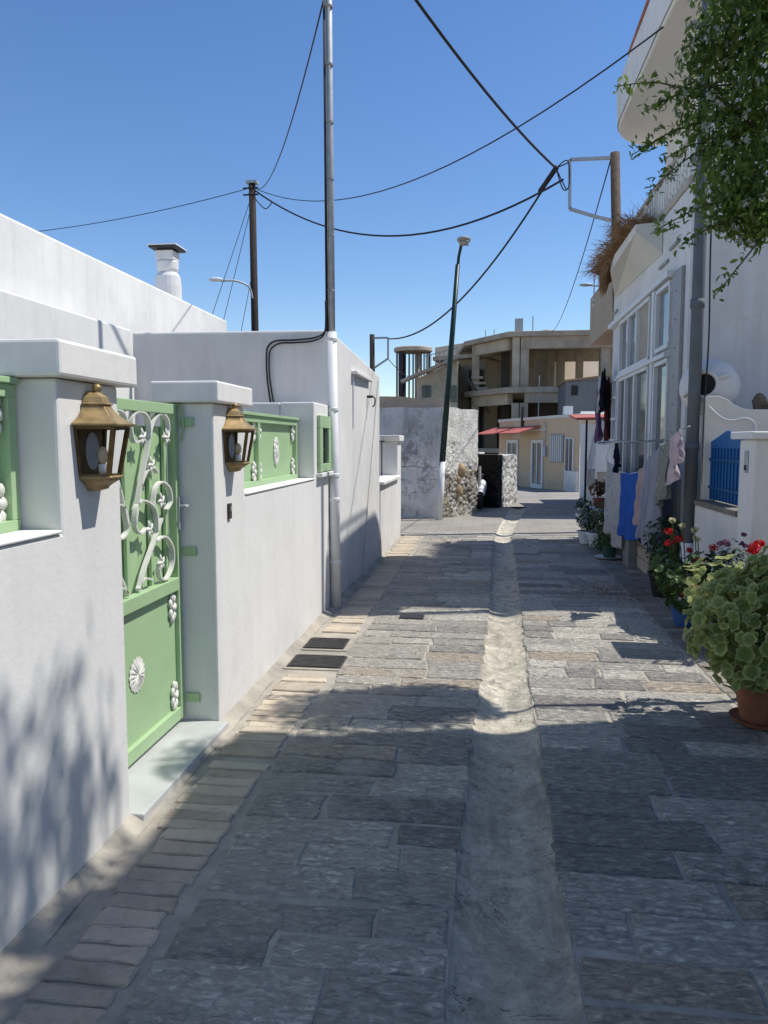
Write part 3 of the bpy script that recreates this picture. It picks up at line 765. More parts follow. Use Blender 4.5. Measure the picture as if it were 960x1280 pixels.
# ------------------------------------------------------------------ ruin, rubble wall, street lamp
def rough_wall(name, A, B, z0, z1, mat, parent, thick, amp, nu, nv, topamp=.03, s=3.0, seedv=0, plaster=None):
    A, B = V((A[0], A[1], 0)), V((B[0], B[1], 0)); d = (B - A).normalized(); nn = V((d.y, -d.x, 0))
    def P(u, v, side):
        p = A.lerp(B, u); zt = z1 + topamp * noise.noise(V((p.x * 2 + seedv, p.y * 2, 7)))
        z = z0 + (zt - z0) * v
        q = V((p.x, p.y, z))
        vor = noise.voronoi(V((p.x * s, p.y * s, z * s * 1.4)))[0]
        o = amp * (noise.noise(q * 2.2 + V((seedv, 0, 0))) + min(vor[1] - vor[0], .5) * 1.2 - .3 + .4 * noise.noise(q * 9))
        if plaster:
            k = (z + .5 * noise.noise(q * 1.6) - plaster[0]) / (plaster[1] - plaster[0]); k = min(max(k, 0), 1)
            o = o * (1 - k) + k * amp * (.45 + .25 * noise.noise(q * 3))
        e = min(u, 1 - u) * nu
        if e < .5: o *= .3
        return q + nn * (o if side == 0 else -thick)
    m = MB()
    m.sheet(lambda u, v: P(u, v, 0), nu, nv)
    n0 = len(m.v)
    m.sheet(lambda u, v: P(1 - u, v, 1), nu, 1)
    # top strip
    m.sheet(lambda u, v: P(u, 1, 0).lerp(P(u, 1, 1), v), nu, 2)
    # ends
    m.sheet(lambda u, v: P(0, v, 1).lerp(P(0, v, 0), u), 1, nv)
    m.sheet(lambda u, v: P(1, v, 0).lerp(P(1, v, 1), u), 1, nv)
    return m.build(name, mat, parent)
ru = thing('stone_ruin', 'derelict stone outbuilding with peeling whitewash and a rubble corner on the lane', 'ruin', (-1.5, 17, 0))
rough_wall('front_wall', (-5, 16.0), (-.86, 16.0), -.1, 2.3, RUINF, ru, .4, .012, 90, 50, .03, 1.2)
rough_wall('rubble_corner', (-.86, 15.99), (-.16, 17.75), -.1, 2.3, RUINS, ru, .35, .06, 60, 100, .05, 6.0, 3, plaster=(.95, 1.35))
rough_wall('side_wall', (-.165, 17.75), (-.5, 21.0), -.15, 2.2, RUINS, ru, .35, .05, 40, 24, .05, 3.5, 5)
m = MB(); m.sheet(lambda u, v: (-5 + 4.3 * u, 16.42 + 4 * v, 2.12 + .08 * noise.noise(V((u * 9, v * 9, 2)))), 20, 12); m.build('roof', CONC, ru)
rough_wall('parapet', (-5, 16.7), (-.75, 16.7), 2.1, 2.55, CONC, ru, .3, .03, 40, 6, .05, 2.5, 8)
for (a, b), z_, r_ in (((-.55, 16.72), .52, .13), ((-.52, 16.78), .96, .16), ((-.57, 16.68), .78, .09)):
    m = MB(); m.blob((a, b, z_), (r_ * .8, r_ * .6, r_ * 1.05), 14, 9, .12); m.build('ochre_stone', OCHRE, ru, smooth=True)
m = MB(); m.box(-2.02, -1.89, 15.93, 16.0, .0, 1.12); m.build('wooden_post', simple('tan_wood', rgb(.25, .18, .1), .9, .3), ru, bevel=.01)
rw = thing('rubble_wall', 'low rubble wall with dark shaded face and whitewashed sunlit end past the ruin', 'wall', (.3, 20.2, 0))
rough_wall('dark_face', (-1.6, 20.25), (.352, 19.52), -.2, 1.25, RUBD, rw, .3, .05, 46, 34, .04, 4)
rough_wall('whitewashed_end', (.40, 19.72), (.9, 21.4), -.2, 1.24, RUBL, rw, .4, .05, 30, 34, .06, 4, 4)
m = MB(); m.bar((-1.4, 20.3, 1.33), (-.05, 19.8, 1.30), .35, .05); m.build('coping', WHITE2, rw, bevel=.01)

sl = thing('street_lamp', 'leaning dark green street lamp with flat head in front of the ruin', 'street lamp', (-.9, 15.72, 0))
m = MB(); m.tube([(-.90, 15.72, -.02), (-.845, 15.72, 1.19)], .066, 14); m.build('base_sleeve', WPIPE, sl, smooth=True)
m = MB(); m.tube([(-.847, 15.72, 1.15), (-.70, 15.72, 3.2), (-.565, 15.72, 5.1)], [.064, .056, .045], 14)
m.tube([(-.565, 15.72, 5.05), (-.545, 15.70, 5.25), (-.50, 15.6, 5.42), (-.47, 15.5, 5.47)], .03, 10); m.build('pole', LAMPG, sl, smooth=True)
m = MB(); m.blob((-.44, 15.42, 5.50), (.14, .2, .055), 16, 8); m.box(-.53, -.35, 15.28, 15.56, 5.42, 5.455); m.build('lamp_head', simple('lamp_grey', rgb(.33, .32, .30), .5, .15), sl, smooth=True)

# scooter behind the ruin's corner
scq = thing('parked_scooter', 'parked scooter peeking past the ruin corner, black wheel and white mudguard showing', 'scooter', (-.1, 17.6, 0))
m = MB(); Mx = Matrix.Rotation(R(90), 3, 'Y')
cx_, cy_ = -.08, 18.35
tor = MB(); vs = []
for i in range(28):
    a = 2 * math.pi * i / 28
    for k in range(10):
        b = 2 * math.pi * k / 10
        rr = .20 + .07 * math.cos(b)
        vs.append((cx_ + .075 * math.sin(b), cy_ + rr * math.cos(a), .25 + rr * math.sin(a)))
tor.add(vs, [(i * 10 + k, i * 10 + (k + 1) % 10, ((i + 1) % 28) * 10 + (k + 1) % 10, ((i + 1) % 28) * 10 + k) for i in range(28) for k in range(10)])
wh = tor.build('wheel', BLACK, scq, smooth=True)
m.lathe([(.02, -.05), (.14, -.03), (.15, 0), (.14, .03), (.02, .05)], (cx_, cy_, .25), 18, Mx); m.build('rim', GALV, wh)
m = MB(); m.sheet(lambda u, v: (cx_ + (v - .5) * .18, cy_ + .295 * math.cos(R(45 + 95 * u)), .25 + (.295 - .5 * (v - .5) ** 2) * math.sin(R(45 + 95 * u))), 14, 4); m.build('mudguard', WPLAST, scq, smooth=True)
m = MB(); m.tube([(cx_, cy_ + .02, .27), (cx_ - .02, cy_ + .16, .6), (cx_ - .02, cy_ + .3, 1.0)], .035, 8); m.build('fork', GALU, scq)
m = MB(); m.tube([(cx_ - .3, cy_ + .33, 1.02), (cx_ + .02, cy_ + .30, 1.0)], .018, 8); m.build('handlebar', BLACK, scq)
m = MB(); m.tube([(cx_ - .02, cy_ + .3, .45), (cx_ - .03, cy_ + .7, .35), (cx_ - .03, cy_ + 1.1, .5), (cx_ - .03, cy_ + 1.5, .6)], [.12, .15, .19, .12], 10); m.build('body', WPLAST, scq, smooth=True)
m = MB(); m.blob((cx_ - .03, cy_ + 1.15, .75), (.13, .35, .07), 12, 8); m.build('saddle', BLACK, scq, smooth=True)
tor2 = MB(); tor2.add([(a, b + 1.3, c_) for a, b, c_ in tor.v], tor.f); tor2.build('wheel', BLACK, scq, smooth=True)

# ------------------------------------------------------------------ right: glazed house
hr = thing('glazed_house', 'white house with tall glazed front, pointed balcony and rounded upper balcony above the laundry', 'house', (4, 10, 0))
HX, HY0, HY1 = 2.05, 8.35, 13.05
m = MB(); m.box(HX, 8, HY0, HY1, .62, 4.2); m.build('wall', WHITER, hr, bevel=.012)
m = MB(); m.box(HX + .003, 8, HY0 + .003, HY1 - .003, -.1, .617); m.build('base_wall', DIRTY, hr)
m = MB(); m.box(2.42, 8, HY0 + .05, 11.35, 4.2, 7.1); m.build('upper_storey', WHITER, hr, bevel=.012)
# bare plaster under the window
m = MB(); m.box(HX - .02, HX - .003, 8.38, 9.36, .0, 1.2); m.build('bare_plaster', DIRTY, hr, bevel=.006)
m = MB(); nrow = 4
for r_ in range(nrow):
    y_ = 9.40 - (.2 if r_ % 2 else 0)
    while y_ < 11.05:
        y1_ = min(y_ + .42, 11.08); y0_ = max(y_, 9.40)
        if y1_ - y0_ > .05: m.box(HX - .10, HX - .003, y0_ + .006, y1_ - .006, .005 + .15 * r_, .145 + .15 * r_)
        y_ += .42
m.build('cream_blocks', CREAMB, hr, bevel=.008)
# windows: posts, rails and panes
def pane(y0, y1, z0, z1, mat, parent, x=HX - .012):
    q = MB(); q.add([(x, y1, z0), (x, y0, z0), (x, y0, z1), (x, y1, z1)], [(0, 1, 2, 3)]); q.build('pane', mat, parent)
def window(name, ys_, zs, mats, fw=.05, mat=ALU, d=.06):
    o = MB(); xa_, xb_ = HX - .003 - d, HX - .003
    for z_ in zs: o.box(xa_, xb_, ys_[0], ys_[-1] , z_ - fw / 2, z_ + fw / 2)
    for y_ in ys_:
        for za, zb in zip(zs, zs[1:]): o.box(xa_ + .002, xb_, y_ - fw / 2, y_ + fw / 2, za + fw / 2, zb - fw / 2)
    w_ = o.build('window', mat, hr, bevel=.004)
    i = 0
    for za, zb in zip(zs, zs[1:]):
        for a, b in zip(ys_, ys_[1:]):
            pane(a + fw / 2, b - fw / 2, za + fw / 2, zb - fw / 2, mats[i % len(mats)], w_); i += 1
    return w_
WIN2 = glass('pale_window_glass', rgb(.17, .19, .20), .05, .7)
window('window', [9.98, 10.80, 11.42, 12.08], [2.62, 3.36], [CURT, WIN2, WIN2], .05)
window('window', [9.98, 10.86, 11.52, 12.08], [.95, 2.52], [WIN, WIN, WIND], .06)
window('window', [8.95, 9.62], [2.66, 3.34], [WIN2], .05)
window('window', [8.95, 9.62], [.95, 2.50], [WIN], .05)
window('window', [12.25, 12.62, 12.98], [1.62, 1.95, 2.28, 2.55], [WIND, WIN], .045)
m = MB(); m.box(HX - .09, HX - .003, 8.98, 12.15, 2.535, 2.59); m.build('transom', ALU, hr, bevel=.006)
m = MB(); m.box(HX - .10, HX - .003, 8.9, 12.95, 3.39, 3.46); m.build('head_trim', ALU, hr, bevel=.006)
m = MB(); m.box(HX - .07, HX - .003, 9.68, 9.80, .62, 3.385); m.build('post', ALU, hr, bevel=.006)
m = MB(); m.box(HX - .05, HX - .003, 9.82, 9.92, .62, 3.385); m.build('post', GALU, hr, bevel=.006)
m = MB(); m.box(HX - .04, HX - .003, 8.5, 8.9, .62, 3.42)
for i in range(9): m.blob((HX - .042, 8.7, .8 + .3 * i), .012, 8, 4)
m.build('steel_post', GALU, hr, bevel=.004)
# pointed balcony
m = MB()
T = [(2.047, 9.6, 3.79), (1.73, 9.6, 4.05), (1.73, 11.4, 3.98), (2.047, 12.95, 3.88)]
U = [(2.047, 9.6, 4.16), (1.73, 9.6, 4.14), (1.73, 11.4, 4.14), (2.047, 12.95, 4.16)]
m.add(T + U, [(3, 2, 1, 0), (4, 5, 6, 7), (0, 1, 5, 4), (1, 2, 6, 5), (2, 3, 7, 6), (3, 0, 4, 7)])
m.build('pointed_balcony', stucco('balcony_soffit', rgb(.66, .63, .57), .08, 0), hr, bevel=.01)
for y_, z_ in ((8.75, 3.72), (9.25, 3.62), (12.6, 3.62)):
    m = MB(); m.box(HX - .03, HX - .003, y_, y_ + .42, z_, z_ + .035); m.build('drip_ledge', GALU, hr, bevel=.004)
# terrace railing with lattice panels
m = MB(); m.box(2.03, 2.09, 8.4, 13.0, 4.66, 4.71); m.box(2.03, 2.09, 8.4, 13.0, 4.202, 4.29); rl = m.build('terrace_rail', simple('tan_paint', rgb(.42, .37, .30), .6, .1), hr, bevel=.008)
y_ = 8.42
while y_ < 12.9:
    m = MB(); m.box(2.035, 2.085, y_, y_ + .06, 4.292, 4.658)
    for k in range(3):
        yc, zc = y_ + .17 + .16 * k, 4.475
        m.tube([(2.06, yc + .07 * math.cos(a), zc + .15 * math.sin(a)) for a in [2 * math.pi * i / 14 for i in range(15)]], .012, 5)
        m.tube([(2.06, yc + .035 * math.cos(a), zc + .07 * math.sin(a)) for a in [2 * math.pi * i / 10 for i in range(11)]], .01, 5)
    m.build('baluster_panel', WIRON, rl); y_ += .56
# rounded upper balcony
out = [(2.42, 7.86), (1.72, 7.86), (1.70, 8.6), (1.69, 10.0)]
for i in range(9):
    a = R(90 * i / 8); out.append((2.35 - .66 * math.cos(a), 10.7 + .85 * math.sin(a)))
out.append((2.42, 11.55))
m = MB(); m.prism(out, 5.70, 5.86, 'z'); m.build('balcony_slab', CREAM, hr, bevel=.02)
inn = [(x + .1 if i not in (0, len(out) - 1) else x, y) for i, (x, y) in enumerate(out)]
m = MB(); n = len(out)
vs = []
for (a, b) in out: vs += [(a - .012, b + (.012 if b > 11 else 0), 5.74), (a - .035, b, 6.18)]
for (a, b) in out: vs += [(a + .1, b - .08 if b > 9 else b + .08, 5.865), (a + .08, b - .08 if b > 9 else b + .08, 6.18)]
o_ = 2 * n
fs = []
for i in range(1, n - 1):
    if i + 1 > n - 1: break
    a, b = 2 * i, 2 * (i + 1)
    fs += [(a, a + 1, b + 1, b), (o_ + b, o_ + b + 1, o_ + a + 1, o_ + a), (a + 1, o_ + a + 1, o_ + b + 1, b + 1)]
fs.append((0, 1, 3, 2))
m.add(vs, fs); m.build('balcony_parapet', WHITER, hr)
m = MB(); m.tube([(1.72, 10.3, 6.15), (1.72, 10.25, 6.38), (1.72, 9.0, 6.40), (1.72, 7.95, 6.40), (1.72, 7.95, 6.15)], .018, 6); m.build('handrail', simple('rusty_rail', rgb(.25, .09, .05), .7, .3), hr)
# drainpipe
dp = thing('drain_pipe', 'tall grey drainpipe standing at the corner of the glazed house, white at its foot', 'drainpipe', (1.99, 7.75, 0))
m = MB(); m.tube([(1.985, 7.75, .60), (1.99, 7.75, 3.0), (2.0, 7.8, 7.4)], .058, 16)
for z_ in (1.55, 2.9, 4.3): m.lathe([(.066, z_ - .04), (.066, z_ + .04)], (1.988, 7.755 + .01 * (z_ > 4), 0), 16)
m.build('pipe', GPIPE, dp, smooth=True)
m = MB(); m.tube([(1.98, 7.74, -.02), (1.985, 7.745, .62)], .075, 16); m.build('foot', WPIPE, dp, smooth=True)
m = MB(); m.tube(smooth([(2.075, 7.70, 4.4), (2.07, 7.69, 3.4), (2.085, 7.69, 2.6), (2.07, 7.69, 1.9), (2.075, 7.69, 1.2)]), .008, 6); m.build('cable', WIRE, dp)
for q_ in (((1.99, 7.75, 5.2), (2.42, 8.5, 5.2)), ((1.99, 7.75, 2.0), (2.1, 7.75, 2.0))):
    m = MB(); m.bar(q_[0], q_[1], .03); m.build('bracket', GALU, dp)

# courtyard wall
cw = thing('courtyard_wall', 'white courtyard wall with blue wavy-topped shutter panel and capped pillar', 'wall', (2.1, 6.8, 0))
m = MB(); m.box(2.0, 2.22, 6.4, 7.64, -.1, 1.0); m.build('wall', WHITER, cw, bevel=.012)
m = MB(); m.box(1.985, 2.20, 6.41, 7.62, 1.002, 1.05); m.build('sill', STONESILL, cw, bevel=.006)
m = MB(); m.box(1.998, 2.30, 6.05, 6.398, -.1, 1.615); m.build('pillar', WHITE, cw, bevel=.02)
m = MB(); m.box(1.955, 2.36, 5.99, 6.50, 1.618, 1.675); m.build('pillar_cap', WHITE, cw, bevel=.012)
top = []
for i in range(25):
    u = i / 24; top.append((6.72 + .9 * u, 1.62 + .09 * math.exp(-((u - .42) / .2) ** 2) + .02 * math.cos(u * 9)))
m = MB(); m.prism([(6.72, 1.06), (7.62, 1.06)] + top[::-1], 2.12, 2.14, 'x'); bp = m.build('blue_panel', BLUE, cw, bevel=.003)
m = MB()
for i in range(1, 10): m.box(2.1085, 2.1195, 6.72 + .09 * i - .006, 6.72 + .09 * i + .006, 1.065, 1.54)
m.box(2.105, 2.119, 6.73, 7.61, 1.16, 1.185); m.box(2.105, 2.119, 6.73, 7.61, 1.42, 1.445); m.build('slats', simple('deep_blue_paint', rgb(.01, .085, .25), .5, .1), bp)
m = MB(); m.box(1.988, 1.9965, 6.17, 6.25, 1.36, 1.53); ic = m.build('intercom', GALV, cw, bevel=.003)
m = MB(); m.box(1.984, 1.9875, 6.185, 6.235, 1.38, 1.42); m.build('button', BLACK, ic)
iw = thing('inner_wall', 'white inner courtyard wall with wavy top under the big white jar', 'wall', (2.5, 7.9, 0))
prof_ = [(2.07, 0), (3.4, 0), (3.4, 1.90), (2.62, 1.90), (2.48, 1.90), (2.40, 1.91), (2.32, 1.95), (2.26, 2.0), (2.18, 2.03), (2.07, 2.03)]
m = MB(); m.prism(prof_[::-1], 7.64, 7.74, 'y'); m.build('wavy_wall', CREAM, iw, bevel=.01)
m = MB(); m.box(2.08, 3.4, 7.743, 8.34, 0, 1.86); m.build('ledge', CREAM, iw)
m = MB(); m.tube(smooth([(2.09, 7.62, 1.93), (2.2, 7.62, 1.83), (2.3, 7.62, 1.80), (2.42, 7.62, 1.82), (2.5, 7.62, 1.78), (2.52, 7.62, 1.7)]), .01, 6); m.build('cable', WPIPE, iw)
jar = thing('storage_jar', 'big white round jar lying on its side with dark open mouth above the courtyard', 'jar', (2.35, 8.02, 1.86))
ax = V((-.42, -.9, .05)).normalized(); q = V((0, 0, 1)).rotation_difference(ax).to_matrix()
m = MB(); m.lathe([(.02, -.30), (.14, -.28), (.24, -.18), (.28, -.03), (.27, .08), (.21, .18), (.14, .235), (.115, .26), (.12, .29), (.135, .305), (.125, .31), (.105, .295), (.10, .26), (.12, .2)], (2.20, 8.03, 2.13), 28, q, cap=False)
m.build('body', WHITE, jar, smooth=True)
m = MB(); m.lathe([(.0, .262), (.101, .262)], (2.20, 8.03, 2.13), 20, q, cap=False); m.build('mouth', BLACK, jar)  # black disc closes the neck, standing for the shade inside the jar
for sgn in (1, -1):
    m = MB(); e = q @ V((1, 0, 0))
    c0 = V((2.20, 8.03, 2.13)) + ax * .2 + e * .12 * sgn
    m.tube(smooth([c0 + ax * .05, c0 + e * .07 * sgn + ax * .05, c0 + e * .10 * sgn - ax * .03, c0 + e * .07 * sgn - ax * .1]), .018, 8); m.build('handle', WHITE, jar, smooth=True)
m = MB(); m.blob((2.62, 7.86, 1.97), (.07, .06, .09), 10, 7, .15); m.blob((2.70, 7.9, 1.93), (.06, .05, .05), 10, 7, .15)
tag(m.build('rock', simple('brown_rock', rgb(.17, .13, .095), .95, .4, 14, bump=.8, bs=30), smooth=False), 'rough brown rock lying on the inner courtyard wall beside the jar', 'rock')

# ------------------------------------------------------------------ laundry
def cloth(name, label, cat, y0, y1, z0a, z0b, drop, mat, x=1.75, fold=.03, nf=3, taper=.0, seedv=1, group='laundry on the line', hem=.04):
    rr = random.Random(seedv); ph = rr.uniform(0, 6); 
    def P(u, v):
        y = y0 + (y1 - y0) * (u + taper * (v) * (.5 - u))
        z = z0a + (z0b - z0a) * u - drop * v - hem * v * math.sin(u * 3.1 + ph)
        xx = x + fold * 1.5 * (.3 + .7 * v) * (math.sin(u * nf * 6.28 + ph + v * .8) + .45 * math.sin(u * nf * 14.1 + ph * 2 - v * 1.3)) + .03 * noise.noise(V((u * 4, v * 5, seedv * 3.1))) * (.3 + v)
        return (xx, y + .012 * noise.noise(V((u * 3, v * 6, seedv))), z)
    m = MB(); m.sheet(P, 36, 28)
    o = m.build(name, mat, smooth=True)
    so = o.modifiers.new('thickness', 'SOLIDIFY'); so.thickness = .004
    return tag(o, label, cat, group)
linept = [(1.75, 7.1, 1.72), (1.75, 7.32, 1.685), (1.75, 8.04, 1.535), (1.75, 8.5, 1.40), (1.75, 9.0, 1.26), (1.75, 9.6, 1.21), (1.75, 10.3, 1.205), (1.75, 11.0, 1.27), (1.75, 11.45, 1.34), (1.9, 12.2, 1.5), (2.04, 12.4, 1.55)]
m = MB(); m.tube([(1.97, 7.75, 1.75)] + linept, .005, 5)
tag(m.build('clothes_line', WPLAST, smooth=True), 'sagging clothes line holding the laundry in front of the glazed house', 'clothes line')
cloth('towel', 'off-white floral towel hanging at the far end of the clothes line', 'towel', 10.32, 11.42, 1.215, 1.33, 1.0, clothmat('floral_towel', rgb(.60, .58, .55), (rgb(.35, .36, .42), 16)), nf=2, seedv=1)
cloth('towel', 'plain bright blue towel hanging on the clothes line', 'towel', 9.02, 10.30, 1.255, 1.205, .80, clothmat('blue_towel', rgb(.045, .15, .55)), nf=1.5, fold=.02, seedv=2)
cloth('shirt', 'pale pink shirt hanging beside the blue towel', 'shirt', 8.55, 9.0, 1.40, 1.26, .68, clothmat('pink_cloth', rgb(.62, .48, .47)), fold=.045, nf=2, seedv=3, hem=.08)
cloth('shirt', 'light grey lilac shirt hanging between the pink shirt and the patterned cloth', 'shirt', 8.08, 8.57, 1.525, 1.395, .95, clothmat('grey_cloth', rgb(.42, .43, .50)), x=1.74, fold=.05, nf=2.5, seedv=4, taper=.3, hem=.12)
cloth('cloth', 'grey green patterned cloth hanging near the drainpipe', 'cloth', 7.62, 8.06, 1.62, 1.535, .58, clothmat('patterned_cloth', rgb(.30, .31, .27), (rgb(.5, .5, .44), 30)), nf=1.5, seedv=5)
cloth('blouse', 'small pale pink blouse pegged beside the drainpipe at the near end of the line', 'blouse', 7.18, 7.5, 1.71, 1.645, .36, clothmat('blush_cloth', rgb(.64, .53, .56)), x=1.74, fold=.022, nf=2, seedv=6, hem=.1, taper=.25)
cloth('sock', 'dark navy garment hanging from the drying rack above the blue towel', 'clothing', 9.95, 10.2, 1.58, 1.58, .34, clothmat('navy_cloth', rgb(.012, .014, .04)), x=1.66, nf=1, seedv=7, taper=.4)
cloth('shorts', 'black shorts hanging low under the pink shirt', 'clothing', 8.72, 8.98, .78, .72, .26, clothmat('black_cloth', rgb(.015, .014, .018)), x=1.78, nf=1, seedv=8)
for i, (lab, c_, y_, x_, z_, d_) in enumerate((('black top hanging on the far window grille', rgb(.02, .018, .025), 12.55, 1.86, 2.75, .62), ('white top hanging on the far window grille between dark ones', rgb(.55, .54, .56), 12.75, 1.83, 2.66, .55),
                                   ('purple top hanging lowest on the far window grille', rgb(.22, .12, .24), 12.92, 1.84, 2.5, .85), ('dark red cloth hanging on the far window grille', rgb(.10, .03, .03), 12.7, 1.95, 2.62, .98))):
    cloth('top', lab, 'clothing', y_, y_ + .2, z_, z_ - .05, d_, clothmat('hung_cloth_%d' % i, c_), x=x_, nf=1, seedv=20 + i, group='clothes on the window grille')
rk = thing('drying_rack', 'thin metal drying rack bars sticking out from the glazed front over the laundry', 'drying rack', (1.7, 9.6, 1.58))
m = MB()
for x_ in (1.60, 1.70, 1.80): m.tube([(x_, 8.9, 1.60), (x_, 11.0, 1.60)], .009, 6)
m.build('bars', GALV, rk)
m = MB(); m.bar((1.56, 8.95, 1.58), (2.0, 8.95, 1.62), .02); m.bar((1.56, 10.95, 1.58), (2.0, 10.95, 1.62), .02); m.build('arms', GALU, rk)

# ------------------------------------------------------------------ plants
def leafquads(m, n, centre, rad, size, up=.3, shape='oval', rng=None, shell=.5, droop=0):
    rng = rng or random
    for _ in range(n):
        while True:
            d = V((rng.gauss(0, 1), rng.gauss(0, 1), rng.gauss(0, 1)))
            if d.length > .01: break
        d.normalize(); r = rng.uniform(shell, 1) ** .6
        c = V(centre) + V((d.x * rad[0], d.y * rad[1], d.z * rad[2])) * r
        nrm = (d + V((0, 0, up)) + V((rng.uniform(-.8, .8), rng.uniform(-.8, .8), rng.uniform(-.7, .7)))).normalized()
        leaf(m, c, nrm, size * rng.uniform(.6, 1.25), rng, shape, rng.random(), droop)
def leaf(m, c, nrm, s, rng, shape, tint, droop=0):
    t = nrm.cross(V((rng.uniform(-1, 1), rng.uniform(-1, 1), rng.uniform(-.3, .3)))).normalized()
    t = (t + V((0, 0, -droop))).normalized(); b = nrm.cross(t).normalized(); nn = t.cross(b)
    if shape == 'oval':
        w_ = .42
        pts = [(-1, 0, 0), (-.45, w_, .1), (.25, w_ * .9, .12), (1, 0, -.12), (.25, -w_ * .9, .12), (-.45, -w_, .1)]
        vs = [c + (t * x + b * y + nn * z) * s * .5 for x, y, z in pts]
        m.add(vs, [(0, 1, 2, 3), (0, 3, 4, 5)], tint)
    else:                                              # scalloped round leaf, cupped
        K = 14; vs = [c - nn * s * .10]; ts = [tint * .12]
        for rr_, zz, tt in ((.62, -.02, tint * .22), (1.0, .10, .45 + tint * .55)):
            for k in range(K):
                a = 2 * math.pi * k / K
                e = 1 + (.10 * math.cos(a * 7) if rr_ == 1 else 0) - (.35 if (k == 0 and rr_ == 1) else 0)
                zw = zz + (.10 * math.cos(a * 3.5 + tint * 9) if rr_ == 1 else 0)
                vs.append(c + (t * math.cos(a) * e * rr_ + b * math.sin(a) * e * rr_ + nn * zw) * s * .5); ts.append(tt)
        fs = [(0, 1 + k, 1 + (k + 1) % K) for k in range(K)] + [(1 + k, 1 + K + k, 1 + K + (k + 1) % K, 1 + (k + 1) % K) for k in range(K)]
        m.add(vs, fs, ts)
VINEL = leafmat('vine_leaf', rgb(.035, .08, .015), rgb(.21, .29, .06), .5)
GERL = leafmat('geranium_leaf', rgb(.12, .19, .035), rgb(.70, .71, .32), .3, .6)
DARKL = leafmat('dark_leaf', rgb(.012, .035, .01), rgb(.045, .085, .025), .25)
MIDL = leafmat('green_leaf', rgb(.03, .07, .015), rgb(.11, .17, .05), .3)
REDP = leafmat('red_petal', rgb(.42, .008, .01), rgb(.62, .02, .02), .3)
PURP = leafmat('purple_petal', rgb(.12, .03, .09), rgb(.22, .08, .16), .3)
PALEP = leafmat('pale_petal', rgb(.55, .50, .25), rgb(.66, .64, .42), .3)
WPET = leafmat('white_petal', rgb(.30, .31, .26), rgb(.42, .43, .37), .2)
STEM = simple('green_stem', rgb(.09, .12, .035), .7, .3)

def pot(t, c, r, h, mat, saucer=True, name='pot'):
    m = MB(); x, y, z = c
    m.lathe([(r * .68, 0), (r * .95, h * .82), (r * .96, h * .83), (r * 1.06, h * .84), (r * 1.07, h), (r * .98, h), (r * .94, h * .9)], (x, y, z), 28)
    po = m.build(name, mat, t, smooth=False, bevel=.004)
    if saucer:
        m = MB(); m.lathe([(r * .8, 0), (r * .98, .012), (r * 1.06, .035), (r * 1.02, .035), (r * .9, .012)], (x, y, z - .004), 28); m.build('saucer', mat, t)
    m = MB(); m.lathe([(.001, h * .9), (r * .95, h * .9)], (x, y, z), 20, cap=False); m.build('soil', simple('soil', rgb(.03, .022, .015), .95, .4), po)

# big round-leaved geranium
gp = thing('potted_geranium', 'big pot plant with round pale-edged green leaves in a terracotta pot, in front', 'potted plant', (1.62, 4.5, 0))
pot(gp, (1.60, 4.52, .0), .17, .27, TERRA)
rng = random.Random(11)
m = MB()
for (cx, cy, cz), rad, n in (((1.52, 4.36, .66), (.38, .36, .27), 270), ((1.72, 4.40, .86), (.30, .30, .20), 170), ((1.36, 4.42, .52), (.24, .26, .2), 110), ((1.85, 4.38, .72), (.26, .26, .3), 120), ((1.45, 4.7, .72), (.3, .28, .22), 80), ((1.60, 4.42, .5), (.36, .3, .2), 90), ((1.80, 4.22, .45), (.28, .2, .2), 110), ((1.85, 4.45, 1.0), (.25, .25, .16), 90), ((1.42, 4.25, .42), (.2, .16, .16), 70)):
    leafquads(m, int(n * 1.45), (cx, cy, cz), rad, .076, .35, 'round', rng, .5)
m.build('foliage', GERL, gp)
m = MB()
for i in range(46):
    a = rng.uniform(0, 6.28); r_ = rng.uniform(.1, .34); z_ = rng.uniform(.45, .85)
    m.tube(smooth([(1.60 + .05 * math.cos(a), 4.52 + .05 * math.sin(a), .24), (1.58 + r_ * .5 * math.cos(a), 4.48 + r_ * .5 * math.sin(a), .24 + (z_ - .24) * .6), (1.56 + r_ * math.cos(a), 4.44 + r_ * math.sin(a), z_)], 3), .006, 5)
m.build('stems', STEM, gp)

def flowerhead(m, c, r, n, rng, s=.03):
    leafquads(m, n, c, (r, r, r * .7), s, .2, 'oval', rng, .3)
# red-flowered geranium
rg = thing('potted_geranium', 'leafy geranium with scattered red flowers by the drainpipe foot', 'potted plant', (1.74, 6.75, 0))
pot(rg, (1.76, 6.9, 0), .13, .19, BLUEPOT, False)
rng = random.Random(5); m = MB()
for c_, rd, n in (((1.68, 6.7, .45), (.24, .3, .18), 190), ((1.82, 6.6, .5), (.18, .24, .2), 120), ((1.60, 6.95, .5), (.14, .2, .16), 70), ((1.68, 6.65, .28), (.18, .22, .14), 90)): leafquads(m, n, c_, rd, .06, .4, 'round', rng, .4)
m.build('foliage', MIDL, rg)
m = MB(); heads = [(1.66, 6.8, .77), (1.60, 6.9, .72), (1.86, 6.5, .74), (1.78, 6.55, .62), (1.80, 6.3, .48), (1.70, 6.42, .42), (1.64, 6.5, .36), (1.62, 6.95, .82), (1.74, 6.75, .68)]
st = MB()
for h_ in heads:
    if h_[2] > .45: st.tube([(h_[0] + .06, h_[1] + .04, .35), (h_[0] + .02, h_[1], h_[2] - .08), h_], .005, 5)
st.build('stems', STEM, rg)
for h_ in heads:
    m = MB(); flowerhead(m, h_, rng.uniform(.028, .05), 34, rng, .035); m.build('flower', REDP, rg)
